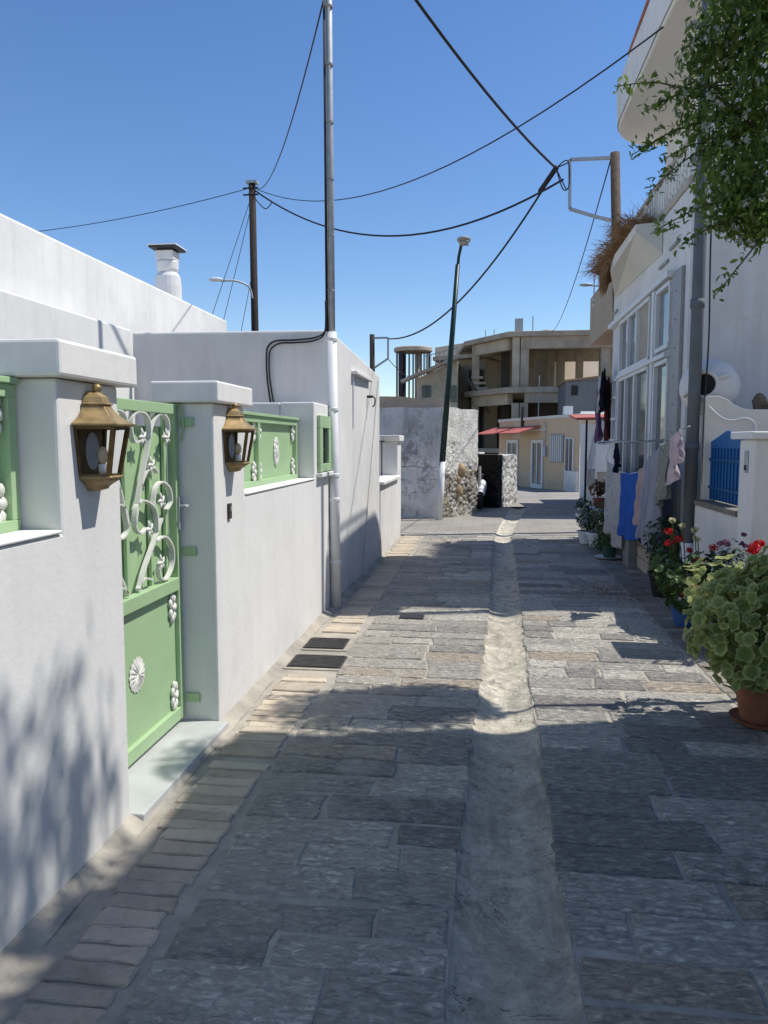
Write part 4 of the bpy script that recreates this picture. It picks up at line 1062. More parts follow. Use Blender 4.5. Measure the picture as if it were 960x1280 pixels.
for h_ in ((1.63, 6.92, .92), (1.70, 6.85, .88), (1.76, 6.7, .86), (1.80, 6.75, .78)):
    m = MB(); flowerhead(m, h_, .03, 26, rng, .04); st2 = m.build('flower', PALEP, rg)
    m = MB(); m.tube([(h_[0] + .05, h_[1], .4), h_], .005, 5); m.build('stem', STEM, rg)
# dark bush with purple tips
db = thing('potted_shrub', 'dark small-leaved plant with purple tips between the two geraniums', 'potted plant', (1.86, 6.05, 0))
pot(db, (1.86, 6.0, 0), .15, .26, BLUEPOT, False)
rng = random.Random(8); m = MB(); leafquads(m, 420, (1.84, 5.95, .62), (.15, .18, .26), .045, .5, 'oval', rng, .25); leafquads(m, 160, (1.84, 5.98, .38), (.15, .17, .16), .05, .5, 'oval', rng, .3); m.build('foliage', DARKL, db)
for i in range(7):
    m = MB(); h_ = (1.84 + rng.uniform(-.12, .13), 5.95 + rng.uniform(-.15, .15), .86 + rng.uniform(-.04, .07)); flowerhead(m, h_, .022, 22, rng, .03); m.build('flower', PURP, db)
m = MB(); 
for p in ((1.95, 5.8, .84), (1.99, 5.85, .86), (1.92, 5.76, .82)): flowerhead(m, p, .04, 40, rng, .045)
m.tube([(1.9, 5.98, .3), (1.94, 5.85, .6), (1.95, 5.8, .84)], .006, 5)
tag(m.build('geranium_flower', REDP), 'bright red flower cluster rising beside the dark purple-tipped plant', 'flower')
# dark green bush near the pipe
bs = thing('potted_shrub', 'dense dark green bush between the laundry and the white pipe foot', 'potted plant', (1.85, 8.2, 0))
pot(bs, (1.86, 8.2, 0), .15, .25, simple('black_plastic_pot', rgb(.02, .02, .022), .5, .2), False)
rng = random.Random(9); m = MB(); leafquads(m, 620, (1.84, 8.15, .58), (.2, .24, .3), .06, .6, 'oval', rng, .25); m.build('foliage', DARKL, bs)
# white pots in a row farther along
wp = [(1.62, 12.35, 0, .15, .2, 'white bucket of herbs on the ground, leftmost of the white pots'), (1.74, 12.0, 0, .17, .22, 'wide white bucket of dark herbs beside the lane, nearest the floral towel'), (1.80, 13.1, 0, .14, .2, 'small white pot behind the round white table')]
for i, (x, y, z, r_, h_, lab) in enumerate(wp):
    t = thing('plant_pot', lab, 'plant pot', (x, y, z), 'white plant pots by the lane')
    pot(t, (x, y, z), r_, h_, WPLAST, False)
    rng = random.Random(30 + i); m = MB(); leafquads(m, 260, (x, y, z + h_ + .16), (r_ * 1.25, r_ * 1.25, .2), .055, .5, 'oval', rng, .25); m.build('foliage', DARKL, t)
tb = thing('plant_stand', 'round white table holding a white bucket of plants beyond the laundry', 'plant stand', (1.70, 12.75, 0))
m = MB(); m.lathe([(.22, .50), (.235, .51), (.235, .525), (.22, .53)], (1.74, 12.7, 0), 24); m.build('tabletop', WPLAST, tb, smooth=False)
m = MB(); m.tube([(1.80, 12.72, 0), (1.80, 12.72, .5)], .045, 12); m.lathe([(.14, 0), (.13, .03), (.05, .06)], (1.80, 12.72, 0), 16); m.build('leg', WPLAST, tb)
t = thing('plant_pot', 'white bucket hanging under the edge of the round white table', 'plant pot', (1.60, 12.45, .25), 'white plant pots by the lane')
pot(t, (1.60, 12.52, .24), .13, .22, WPLAST, False)
rng = random.Random(44); m = MB(); leafquads(m, 150, (1.60, 12.52, .60), (.17, .17, .12), .055, .5, 'oval', rng, .25); m.build('foliage', DARKL, t)
t = thing('potted_plant', 'spiky reddish plant in a dark pot on the round white table', 'potted plant', (1.86, 12.75, .53))
pot(t, (1.86, 12.72, .53), .11, .16, TERRA, False)
m = MB(); rng = random.Random(46); leafquads(m, 120, (1.86, 12.72, .84), (.16, .16, .16), .09, .6, 'oval', rng, .2); m.build('foliage', leafmat('reddish_leaf', rgb(.05, .03, .015), rgb(.20, .09, .05)), t)
t = thing('climbing_plant', 'bushy green plant spilling onto the paving beside the floral towel', 'plant', (1.86, 11.7, 0))
m = MB(); rng = random.Random(47); leafquads(m, 520, (1.86, 11.7, .38), (.2, .35, .38), .07, .4, 'oval', rng, .2); leafquads(m, 160, (1.72, 11.4, .12), (.18, .3, .12), .06, .6, 'oval', rng, .2); m.build('foliage', MIDL, t)
m = MB()
for i in range(12): m.tube([(1.86 + rng.uniform(-.05, .05), 11.7 + rng.uniform(-.1, .1), 0), (1.86 + rng.uniform(-.15, .15), 11.7 + rng.uniform(-.25, .25), rng.uniform(.3, .7))], .006, 5)
m.build('stems', STEM, t)
m = MB(); m.box(1.84, 2.03, 10.05, 10.42, -.01, .34); m.box(1.86, 2.01, 10.07, 10.40, .3405, .345)
tag(m.build('stone_block', simple('grey_block', rgb(.24, .235, .22), .9, .2, bump=.4), bevel=.012), 'grey concrete block standing on the ground under the blue towel', 'block')
t = thing('bowl', 'shallow white dish with a small plant on the paving under the floral towel', 'dish', (1.70, 10.75, 0))
m = MB(); m.lathe([(.12, .0), (.17, .02), (.18, .03), (.16, .03), (.11, .012)], (1.70, 10.75, .004), 24); m.build('dish', WPLAST, t)
m = MB(); m.lathe([(.08, .015), (.1, .16), (.09, .16)], (1.72, 10.76, .004), 18); m.build('pot', simple('green_plastic', rgb(.03, .08, .05), .5), t)
m = MB(); rng = random.Random(52); leafquads(m, 110, (1.72, 10.76, .27), (.13, .13, .11), .05, .5, 'oval', rng, .2); m.build('foliage', MIDL, t)

# dry thatch on the balcony
th = MB(); rng = random.Random(61)
for i in range(2600):
    y_ = rng.uniform(9.9, 12.6); x_ = rng.uniform(1.75, 2.12)
    fall = rng.random() < .5
    p0 = V((x_, y_, 4.16)); L = rng.uniform(.15, .42)
    d = V((rng.uniform(-.9, .15), rng.uniform(-.3, .8), rng.uniform(.35, 1.1))).normalized()
    p1 = p0 + d * L * .55; p2 = p1 + (d + V((-.5 if fall else 0, .4, -1.5 if fall else -.4))).normalized() * L * .6
    th.tube([p0, p1, p2], [.0045, .004, .0015], 3, cap=False)
for i in range(420):
    y_ = rng.uniform(11.0, 12.8); p0 = V((1.76 + (y_ - 11.4) * .17 if y_ > 11.4 else 1.76, y_, 4.14)); L = rng.uniform(.15, .34)
    p1 = p0 + V((-.10, .25, -.05)) * rng.uniform(.5, 1.2); p2 = p1 + V((-.08, .25, -.42)) * L * 1.3
    th.tube([p0, p1, p2], [.004, .0035, .0015], 3, cap=False)
tag(th.build('dry_thatch', STRAW), 'brown tuft of dry thatch spilling over the pointed balcony', 'dry plant')

# jasmine overhanging from the neighbour's corner
vn = thing('jasmine_vine', 'dark green flowering jasmine hanging over the lane from the top of the frame', 'climbing plant', (2.2, 5.1, 0))
rng = random.Random(77)
fol = MB(); stm = MB(); clusters = []
def cluster(n, c, r_, s_):
    if len(clusters) < 90:
        q = MB(); leafquads(q, n, c, (r_, r_, r_), s_, .2, 'oval', rng, .2); clusters.append(q)
def sprig(pts, n, size, spread):
    p = [V(q) for q in smooth(pts, 6)]
    stm.tube(p, [.007 * (1 - .7 * i / len(p)) for i in range(len(p))], 5)
    for k in range(n):
        t_ = rng.random(); q = p[int(t_ * (len(p) - 1))]
        c = q + V((rng.gauss(0, spread), rng.gauss(0, spread), rng.gauss(0, spread)))
        leaf(fol, c, V((rng.uniform(-1, 1), rng.uniform(-1, .6), rng.uniform(.1, 1))).normalized(), size * rng.uniform(.6, 1.3), rng, 'oval', rng.random(), .6)
        if rng.random() < .02: cluster(6, c, .02, .03)
def mass(c, rad, n, size=.07, fl=10):
    leafquads(fol, n, c, rad, size, .35, 'oval', rng, .15, .5)
    for i in range(fl):
        d = V((rng.gauss(0, 1), rng.gauss(0, 1) - .6, rng.gauss(0, 1))).normalized()
        p = V(c) + V((d.x * rad[0], d.y * rad[1], d.z * rad[2])) * 1.0
        cluster(9, p, .03, .035)
mass((1.72, 5.15, 3.85), (.36, .40, .70), 2700, .062, 12)
mass((1.52, 5.15, 3.25), (.26, .32, .42), 1300, .058, 12)
mass((1.50, 5.1, 4.25), (.30, .35, .45), 1000, .06, 6)
mass((1.95, 5.1, 4.7), (.55, .45, .6), 1900, .07, 6)
mass((1.32, 5.15, 3.62), (.20, .24, .26), 420, .05, 10)
mass((1.30, 5.15, 3.98), (.16, .2, .18), 420, .05, 10)
mass((1.62, 5.05, 2.98), (.2, .2, .22), 800, .055, 16)
for a, b, n in (((1.4, 5.2, 3.7), (.78, 5.15, 3.80), 90), ((1.6, 5.1, 3.75), (.95, 5.1, 3.62), 170), ((1.55, 5.2, 3.6), (.90, 5.2, 3.40), 170), ((1.5, 5.1, 3.45), (.98, 5.1, 3.12), 110),
                ((1.7, 5.1, 3.1), (1.02, 5.15, 2.90), 120), ((1.7, 5.0, 2.95), (1.18, 5.1, 2.80), 90), ((1.7, 5.0, 2.9), (1.38, 5.0, 2.48), 60), ((1.8, 5.05, 3.1), (1.70, 5.0, 2.72), 50), ((1.6, 5.1, 3.5), (1.2, 5.1, 3.72), 80),
                ((1.5, 5.15, 3.9), (1.18, 5.1, 4.02), 30), ((1.5, 5.1, 3.4), (1.06, 5.1, 3.32), 50)):
    A_, B_ = V(a), V(b); mid = A_.lerp(B_, .55) + V((0, 0, .06 if B_.x < 1.25 else .0))
    sprig([a, mid, b], n, .05, .028)
trunk = smooth([(2.25, 5.15, -.05), (2.2, 5.1, .8), (2.24, 5.05, 1.6), (2.16, 5.08, 2.5), (2.0, 5.1, 3.3), (1.9, 5.15, 4.0), (2.05, 5.1, 4.9)])
stm.tube(trunk, [.035 - .02 * i / len(trunk) for i in range(len(trunk))], 8)
fol.build('foliage', VINEL, vn); stm.build('stems', BARK, vn); [q.build('flower_cluster', WPET, vn) for q in clusters]

# the neighbour's house on the near side of the lane (outside the frame, shades the foreground)
nh = thing('corner_house', 'white two-storey house on the near right of the lane carrying the jasmine', 'house', (4, 1, 0))
m = MB(); m.box(2.3, 6, .7, 4.85, -.1, 6.1); m.build('wall', WHITER, nh, bevel=.02)
m = MB(); m.box(2.2, 6.1, .6, 4.92, 6.1, 6.35); m.build('cornice', WHITER, nh, bevel=.02)
for y_ in (1.2, 3.0):
    m = MB(); m.box(2.26, 2.298, y_, y_ + 1.1, 1.0, 2.4); wdw = m.build('window', ALU, nh, bevel=.004)
    m = MB(); m.box(2.255, 2.259, y_ + .08, y_ + 1.02, 1.08, 2.32); m.build('pane', WIND, wdw)
m = MB(); m.box(2.5, 6, .8, 3.3, 6.353, 6.8); m.build('roof_shade_block', WHITER, nh, bevel=.02)  # unseen block added so its shade falls on the left garden wall
m = MB(); rng = random.Random(90)
for c_, rd, n in (((2.45, 3.4, 7.0), (.5, .5, .5), 520), ((2.4, 2.3, 7.1), (.4, .5, .45), 700), ((2.4, 1.2, 7.2), (.45, .6, .5), 700), ((2.6, 2.9, 7.5), (.4, .4, .3), 260), ((2.2, 4.5, 6.1), (.3, .35, .5), 500)): leafquads(m, n, c_, rd, .11, .3, 'oval', rng, .1)
m.build('roof_creeper', VINEL, nh)  # unseen leaves spread to soften and dapple the shade on the left wall
# ------------------------------------------------------------------ far right: stair house, awning
h2 = thing('stair_house', 'grey white house with outside stair, white railing and red canopy at the bend', 'house', (3.5, 20, 0))
m = MB(); m.box(2.9, 6.5, 18.6, 24, -.3, 2.1); m.build('wall', WHITER, h2, bevel=.02)
m = MB(); m.prism([(18.62, -.2), (18.62, 1.45), (19.5, 1.45), (21.6, .0), (21.6, -.2)], 2.74, 2.898, 'x'); m.build('stair', WHITE2, h2)
m = MB()
for i in range(9):
    y_ = 19.5 + i * .24; z_ = 1.45 - i * .165
    m.tube([(2.76, y_, z_), (2.76, y_, z_ + .75)], .016, 6)
m.bar((2.76, 19.4, 2.22), (2.76, 21.5, .85), .045); m.build('railing', WPIPE, h2)
m = MB(); m.box(2.40, 2.95, 17.0, 17.05, .95, 1.53); m.box(2.38, 2.41, 16.97, 17.02, .0, 1.56); m.build('balcony_panel', WPLAST, h2, bevel=.006)
m = MB(); m.box(2.42, 3.1, 17.06, 18.6, .55, .95); m.build('landing', DIRTY, h2)
m = MB(); m.box(2.42, 2.9, 17.06, 18.58, -.2, .549); m.build('landing_base', WHITE2, h2)
m = MB(); m.add([(2.35, 20.4, 2.15), (3.9, 20.4, 2.15), (3.9, 22.2, 2.3), (2.35, 22.2, 2.3), (2.35, 20.4, 2.2), (3.9, 20.4, 2.2), (3.9, 22.2, 2.35), (2.35, 22.2, 2.35)], [(3, 2, 1, 0), (4, 5, 6, 7), (0, 1, 5, 4), (1, 2, 6, 5), (2, 3, 7, 6), (3, 0, 4, 7)]); m.build('canopy', REDAWN, h2)
m = MB()
for x_ in (2.62, 3.05, 3.2): m.tube([(x_, 20.5, 0), (x_, 20.5, 2.15)], .03, 6)
m.build('canopy_posts', BLACK, h2)
rb = thing('round_balcony_house', 'beige house with rounded balcony just past the glazed house', 'house', (4.5, 19, 0))
m = MB(); m.box(3.35, 7, 17.0, 20.9, 2.1, 5.28); m.build('wall', BEIGE, rb)
pl_ = [(3.36, 17.2)] + [(3.15 - .5 * math.sin(R(90 * i / 8)), 17.7 - .5 * math.cos(R(90 * i / 8))) for i in range(9)] + [(2.65, 20.6), (3.36, 20.6)]
m = MB(); m.prism(pl_, 4.05, 5.25, 'z'); m.build('round_balcony', BEIGE, rb, bevel=.03)
an = thing('tv_antenna', 'thin rooftop aerial mast standing behind the pointed balcony', 'antenna', (2.66, 20, 4.4))
m = MB(); m.tube([(2.66, 19.9, 4.2), (2.64, 19.9, 5.8)], .018, 6); m.build('mast', GALU, an)
m = MB()
for z_ in (5.7, 5.1, 4.95): m.blob((2.645, 19.9, z_), .035, 8, 5)
m.build('insulators', WPLAST, an)
ll = thing('street_lamp', 'small flat street lamp on a short arm fixed to the beige round balcony', 'street lamp', (2.9, 19, 5.2))
m = MB(); m.tube([(2.66, 18.9, 5.22), (2.40, 18.9, 5.25)], .02, 6); m.build('arm', GALU, ll)
m = MB(); m.blob((2.32, 18.9, 5.26), (.16, .07, .04), 12, 6); m.build('lamp_head', GALV, ll, smooth=True)

# ------------------------------------------------------------------ ochre house across the bend
A = V((.70, 37, 0)); B = V((3.47, 29, 0)); U_ = (B - A).normalized(); N_ = V((U_.y, -U_.x, 0))
if N_.y > 0: N_ = -N_
yh = thing('ochre_house', 'low ochre house with red awnings and white doors facing the bend in the lane', 'house', (4, 34, -.4))
def FP(u, z, d=0): p = A + U_ * u + N_ * d; return (p.x, p.y, z)
def fbox(m, u0, u1, z0, z1, d0, d1):
    vs = [FP(u, z, d) for z in (z0, z1) for u, d in ((u0, d0), (u1, d0), (u1, d1), (u0, d1))]
    m.add(vs, [(3, 2, 1, 0), (4, 5, 6, 7), (0, 1, 5, 4), (1, 2, 6, 5), (2, 3, 7, 6), (3, 0, 4, 7)])
LH = (B - A).length
m = MB(); fbox(m, 0, LH, -.8, 2.5, 0, -5); m.build('wall', YELLOW, yh)
m = MB(); fbox(m, -.05, LH + .05, 2.503, 2.62, .05, -5.05); m.build('cornice', CREAM, yh, bevel=.01)
m = MB(); fbox(m, -.02, 5.6, 2.05, 2.12, .04, .003); m.build('band', CREAM, yh)
for u0, u1, z0, z1 in ((1.1, 2.5, -.35, 1.68), (4.0, 5.25, -.35, 1.68)):
    m = MB(); fbox(m, u0, u0 + .16, z0, z1, .06, .003); fbox(m, u1 - .16, u1, z0, z1, .06, .003); fbox(m, u0 + .161, u1 - .161, z1 - .14, z1, .06, .003); fbox(m, u0 + .161, u1 - .161, z0, z0 + .2, .06, .003)
    fbox(m, (u0 + u1) / 2 - .04, (u0 + u1) / 2 + .04, z0 + .2, z1 - .14, .055, .003)
    dd = m.build('door', ALU, yh, bevel=.01)
    m = MB(); fbox(m, u0 + .16, u1 - .16, z0 + .2, z1 - .14, .02, .004); m.build('pane', WIN, dd)
m = MB(); fbox(m, 5.9, 7.15, .78, 1.88, .05, .003); sh = m.build('shutter', GALU, yh, bevel=.01)
m = MB()
for i in range(6): fbox(m, 6.0 + .19 * i, 6.06 + .19 * i, .82, 1.84, .07, .051)
m.build('slats', ALU, sh)
m = MB(); fbox(m, 7.3, 8.05, -.25, 1.75, .05, .003); dd = m.build('door', ALU, yh, bevel=.01)
m = MB(); fbox(m, 7.42, 7.62, .5, 1.7, .07, .051); fbox(m, 7.74, 7.94, .5, 1.7, .07, .051); m.build('pane', simple('navy_glass', rgb(.02, .03, .07), .2), dd)
for u0, u1 in ((-.5, 2.1), (2.6, 4.9)):
    m = MB(); vs = [FP(u0, 2.22, .02), FP(u1, 2.22, .02), FP(u1, 1.92, 1.0), FP(u0, 1.92, 1.0), FP(u0, 2.26, .02), FP(u1, 2.26, .02), FP(u1, 1.96, 1.0), FP(u0, 1.96, 1.0)]
    m.add(vs, [(3, 2, 1, 0), (4, 5, 6, 7), (0, 1, 5, 4), (1, 2, 6, 5), (2, 3, 7, 6), (3, 0, 4, 7)]); m.build('awning', REDAWN, yh)
m = MB(); fbox(m, 5.36, 5.62, 1.0, 1.4, .12, .003); m.tube([FP(5.5, 1.4, .08), FP(5.5, 2.2, .05), FP(5.3, 2.4, .05)], .02, 5); m.build('meter_box', GALV, yh)
m = MB(); m.tube([FP(3.0, 2.2, .03), FP(3.0, 3.1, .03)], .09, 8); m.build('flue', METALG, yh)
m = MB(); m.box(3.0, 3.35, 30.3, 30.6, 2.62, 2.95); m.build('roof_box', WPLAST, yh)
m = MB()
m.add([(3.475, 28.99, -.5), (6.4, 31.2, -.5), (6.4, 31.2, 2.75), (3.475, 28.99, 2.7)], [(0, 1, 2, 3)]); m.build('white_side', WHITE, yh)
m = MB(); fbox(m, LH - .9, LH - .01, -.6, .5, .12, .003); m.build('plinth', WHITE2, yh)

# ------------------------------------------------------------------ unfinished concrete building
cb = thing('concrete_building', 'unfinished raw concrete building with open floors, bare columns and rooftop rebar', 'building', (3, 46, -.6))
K = V((1.6, 44, 0)); LE = V((-1.1, 48, 0)); dl = (LE - K).normalized()
def slab(z0, z1, name, o=.35, left=4.6):
    e = K + dl * left
    m = MB(); m.prism([(1.3, 43.7), (8.5, 43.7), (8.5, 54), (-2, 54), (e.x - .3, e.y - .1)], z0, z1, 'z'); return m.build(name, CONC, cb, bevel=.02)
slab(7.38, 7.66, 'roof_slab'); slab(4.3, 4.62, 'floor_slab'); slab(.95, 1.2, 'floor_slab')
def lcol(u, z0, z1, w_=.5):
    p = K + dl * u; return (p.x, p.y)
for za, zb in ((6.72, 7.378), (3.75, 4.298)):
    m = MB(); m.box(2.2, 8.4, 43.85, 44.2, za, zb); m.build('beam', CONC, cb, bevel=.015)
for zc in (7.05, 4.0):
    m = MB(); m.bar(tuple(K + dl * .5 + V((.1, .1, zc))), tuple(K + dl * 4.2 + V((.1, .1, zc))), .35, .62); m.build('beam', CONCL, cb)
for za, zb in ((4.62, 6.72), (1.2, 3.75), (-1, .95), (6.72, 7.376)):
    m = MB(); m.box(1.5, 1.9, 43.95, 44.4, za, zb); m.build('column', CONCL, cb, bevel=.02)
    m = MB(); m.box(1.95, 2.4, 43.9, 44.4, za, zb); m.build('column', CONC, cb, bevel=.02)
    m = MB(); m.box(6.3, 6.8, 43.95, 44.4, za, zb); m.build('column', CONC, cb, bevel=.02)
    p = K + dl * 4.1; m = MB(); m.box(p.x - .1, p.x + .35, p.y - .2, p.y + .25, za, zb); m.build('column', CONC, cb, bevel=.02)
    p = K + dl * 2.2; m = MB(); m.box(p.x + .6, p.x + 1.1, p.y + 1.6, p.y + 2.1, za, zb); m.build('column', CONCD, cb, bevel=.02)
for x0, x1 in ((2.6, 3.1), (3.95, 4.4), (4.55, 5.05), (5.75, 6.2), (7.2, 8.4)):
    m = MB(); m.box(x0, x1, 50.8, 51.2, 4.62, 7.376); m.build('column', CONC, cb)
m = MB(); m.box(-1.5, 2.5, 50.8, 51.1, 4.62, 7.376); m.build('back_wall', CONC, cb)
m = MB(); m.box(2.5, 8.4, 50.85, 51.15, 6.7, 7.37); m.build('lintel', CONC, cb)
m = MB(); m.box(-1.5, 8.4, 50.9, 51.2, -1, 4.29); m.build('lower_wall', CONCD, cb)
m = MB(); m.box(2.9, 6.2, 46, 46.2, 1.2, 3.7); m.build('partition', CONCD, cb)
m = MB()
for x_, y_, h_, r_ in ((1.75, 44.2, .75, .02), (1.88, 44.3, .8, .02), (2.05, 44.2, .78, .02), (2.6, 44.1, .85, .03), (.0, 47, .55, .025), (.5, 46.3, .5, .025)): m.tube([(x_, y_, 7.66), (x_, y_, 7.66 + h_)], r_, 5)
m.build('rebar', GALU, cb)
m = MB(); m.box(1.62, 2.05, 44.1, 44.4, 7.662, 8.4); m.build('column_stub', GALV, cb)
m = MB(); m.tube([(2.9, 43.3, -.6), (2.95, 43.3, 5.2)], .04, 6); m.build('downpipe', GALU, cb)
hb = thing('beige_backdrop_house', 'sunlit pale wall of another house seen through the empty concrete floor', 'house', (6, 58, 0))
m = MB(); ang = R(-50)
def rbox(m, c, w_, d_, z0, z1, a):
    ca, sa = math.cos(a), math.sin(a)
    vs = [(c[0] + ca * x - sa * y, c[1] + sa * x + ca * y, z) for z in (z0, z1) for x, y in ((-w_ / 2, -d_ / 2), (w_ / 2, -d_ / 2), (w_ / 2, d_ / 2), (-w_ / 2, d_ / 2))]
    m.add(vs, [(3, 2, 1, 0), (4, 5, 6, 7), (0, 1, 5, 4), (1, 2, 6, 5), (2, 3, 7, 6), (3, 0, 4, 7)])
rbox(m, (7.5, 64), 20, 12, -1, 9.0, R(42)); m.build('wall', stucco('pale_sandy_wall', rgb(.70, .58, .45), .2), hb)
ax_ = thing('grey_annex', 'dark grey rendered annex with brown coping in front of the concrete building', 'building', (5.5, 39.5, -.5))
m = MB(); m.box(3.85, 8.5, 38, 42, -.6, 4.45); m.build('wall', GREYST, ax_)
m = MB(); m.add([(3.75, 37.9, 4.453), (8.6, 37.9, 5.0), (8.6, 42, 5.0), (3.75, 42, 4.453), (3.75, 37.9, 4.53), (8.6, 37.9, 5.08), (8.6, 42, 5.08), (3.75, 42, 4.53)], [(3, 2, 1, 0), (4, 5, 6, 7), (0, 1, 5, 4), (1, 2, 6, 5), (2, 3, 7, 6), (3, 0, 4, 7)]); m.build('coping', simple('brown_coping', rgb(.26, .17, .10), .8), ax_)
m = MB(); m.prism([(3.852, 4.452), (8.5, 4.452), (8.5, 4.99)], 38.02, 41.9, 'y'); m.build('gable', GREYST, ax_)
m = MB(); m.box(4.1, 4.4, 37.95, 37.998, 3.8, 4.25); m.build('vent', BLACK, ax_)
# concrete house with the stair, left of the frame building
c2 = thing('concrete_house', 'half-built beige concrete house with projecting roof slab between tower and open floors', 'building', (-1.5, 48, -.6))
m = MB(); m.prism([(-3.3, 49.4), (.2, 47.6), (1.6, 52), (-2.5, 55)], 6.72, 6.95, 'z'); m.build('roof_slab', CONC, c2)
m = MB(); m.prism([(-1.7, 49.4), (.0, 48.6), (1.2, 52), (-1.5, 54)], -1, 6.718, 'z'); m.build('wall', BEIGE, c2)
m = MB(); m.box(-1.0, -.1, 48.3, 48.7, -1, 6.0); m.build('dark_backing', CONCD, c2)  # dark box behind the steps, its colour standing for shade
for i in range(3, 8):
    m = MB(); m.box(-1.3 + .16 * i, -.6 + .16 * i, 47.0, 48.2, 6.3 - .32 * i, 6.45 - .32 * i); m.build('stair_step', CONC, c2)
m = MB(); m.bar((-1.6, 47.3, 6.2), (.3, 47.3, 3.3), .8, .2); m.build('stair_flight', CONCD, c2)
m = MB(); m.bar((-2.2, 52, 7.0), (-.6, 52, 7.9), .6, .2); m.bar((-.6, 52, 7.9), (1.2, 52, 7.7), .6, .2); m.build('gable_roof', CONCL, c2)
bh = thing('beige_house', 'small beige house with sloping roof edge beside the round stair tower', 'house', (-3, 47.5, -.6))
m = MB(); m.add([(-4.0, 46, -1), (-1.6, 46, -1), (-1.6, 52, -1), (-4.0, 52, -1), (-4.0, 46, 5.3), (-1.6, 46, 6.35), (-1.6, 52, 6.35), (-4.0, 52, 5.3)], [(3, 2, 1, 0), (4, 5, 6, 7), (0, 1, 5, 4), (1, 2, 6, 5), (2, 3, 7, 6), (3, 0, 4, 7)]); m.build('wall', CONCL, bh)
m = MB(); m.bar((-4.9, 45.6, 5.1), (-1.5, 45.6, 6.5), .9, .16); m.build('roof_edge', CONC, bh)
for x_ in (-3.7, -2.2):
    m = MB(); m.box(x_, x_ + .55, 45.94, 45.995, 3.9, 4.9); m.build('window', WIND, bh)
m = MB()
for i in range(8): m.tube([(-3.4 + .25 * i, 45.7, 5.9 + .08 * i), (-3.4 + .25 * i, 45.7, 6.6 + .06 * i)], .02, 5)
m.bar((-3.5, 45.7, 6.58), (-1.6, 45.7, 7.05), .05); m.build('railing', GALU, bh)
tw = thing('stair_tower', 'round stair tower with thin flat disc roof and vertical bars', 'tower', (-4.6, 50, -.6))
m = MB(); m.lathe([(1.2, 7.32), (1.24, 7.36), (1.24, 7.55), (1.15, 7.6)], (-4.6, 50, 0), 36); m.build('roof', CONCL, tw)
m = MB()
for i in range(26):
    a = 2 * math.pi * i / 26; m.bar((-4.6 + 1.08 * math.cos(a), 50 + 1.08 * math.sin(a), 3.2), (-4.6 + 1.08 * math.cos(a), 50 + 1.08 * math.sin(a), 7.33), .05)
m.build('bars', METALG, tw)
m = MB(); m.tube([(-4.25, 49.8, -1), (-4.25, 49.8, 7.33)], .22, 14); m.build('column', CONCL, tw, smooth=True)
m = MB(); m.prism([(-4.6 + .95 * math.cos(R(a)), 50 + .95 * math.sin(R(a))) for a in range(130, 240, 10)] + [(-4.6 + .88 * math.cos(R(a)), 50 + .88 * math.sin(R(a))) for a in range(230, 120, -10)], 3.0, 7.3, 'z'); m.build('shade_panel', simple('dark_shade', rgb(.05, .04, .055), .7), tw)  # dark curved panel standing in for the shade inside the tower
m = MB(); m.lathe([(1.15, 2.6), (1.15, 3.2)], (-4.6, 50, 0), 30); m.lathe([(1.1, -1), (1.1, 2.6)], (-4.6, 50, 0), 30); m.build('base', CONC, tw)

# distant houses and trees at the left gap
for i, (x, y, w_, h_, lab) in enumerate(((-9.6, 75, 3.0, 4.6, 'tiny white cube house farthest away in the gap by the tower'), (-8.2, 68, 2.0, 4.3, 'small pale house in the gap just before the round tower'))):
    t = thing('distant_house', lab, 'house', (x, y, -.8))
    m = MB(); m.box(x - w_ / 2, x + w_ / 2, y, y + 4, -1, h_); m.build('wall', WHITE, t)
    m = MB(); m.box(x - .3, x + .3, y - .03, y - .004, h_ - 1.6, h_ - .8); m.build('window', WIND, t)
def tree(x, y, z0, h, r, lab, seedv, n=900):
    t = thing('tree', lab, 'tree', (x, y, z0)); rng = random.Random(seedv)
    m = MB(); m.tube([(x, y, z0), (x + .1, y, z0 + h * .5), (x, y, z0 + h * .8)], [.16, .12, .05], 8)
    for i in range(6):
        a = rng.uniform(0, 6.28); m.tube([(x, y, z0 + h * rng.uniform(.4, .6)), (x + r * .7 * math.cos(a), y + r * .7 * math.sin(a), z0 + h * rng.uniform(.7, .95))], [.06, .02], 6)
    m.build('trunk', BARK, t)
    m = MB()
    for i in range(9):
        c_ = (x + rng.uniform(-.6, .6) * r, y + rng.uniform(-.6, .6) * r, z0 + h * rng.uniform(.6, .98)); leafquads(m, n // 9, c_, (r * .45, r * .45, r * .38), .22, .4, 'oval', rng, .2)
    m.build('crown', DARKL, t)
tree(-7.0, 60, -.9, 5.4, 1.3, 'dark tree crown beside the foot of the round tower', 3)
tree(-9.0, 64, -.9, 5.0, 1.4, 'olive green tree between the far white houses', 4)
tree(-3.6, 56, -.9, 8.4, .9, 'green treetop showing just right of the round tower', 5, 500)

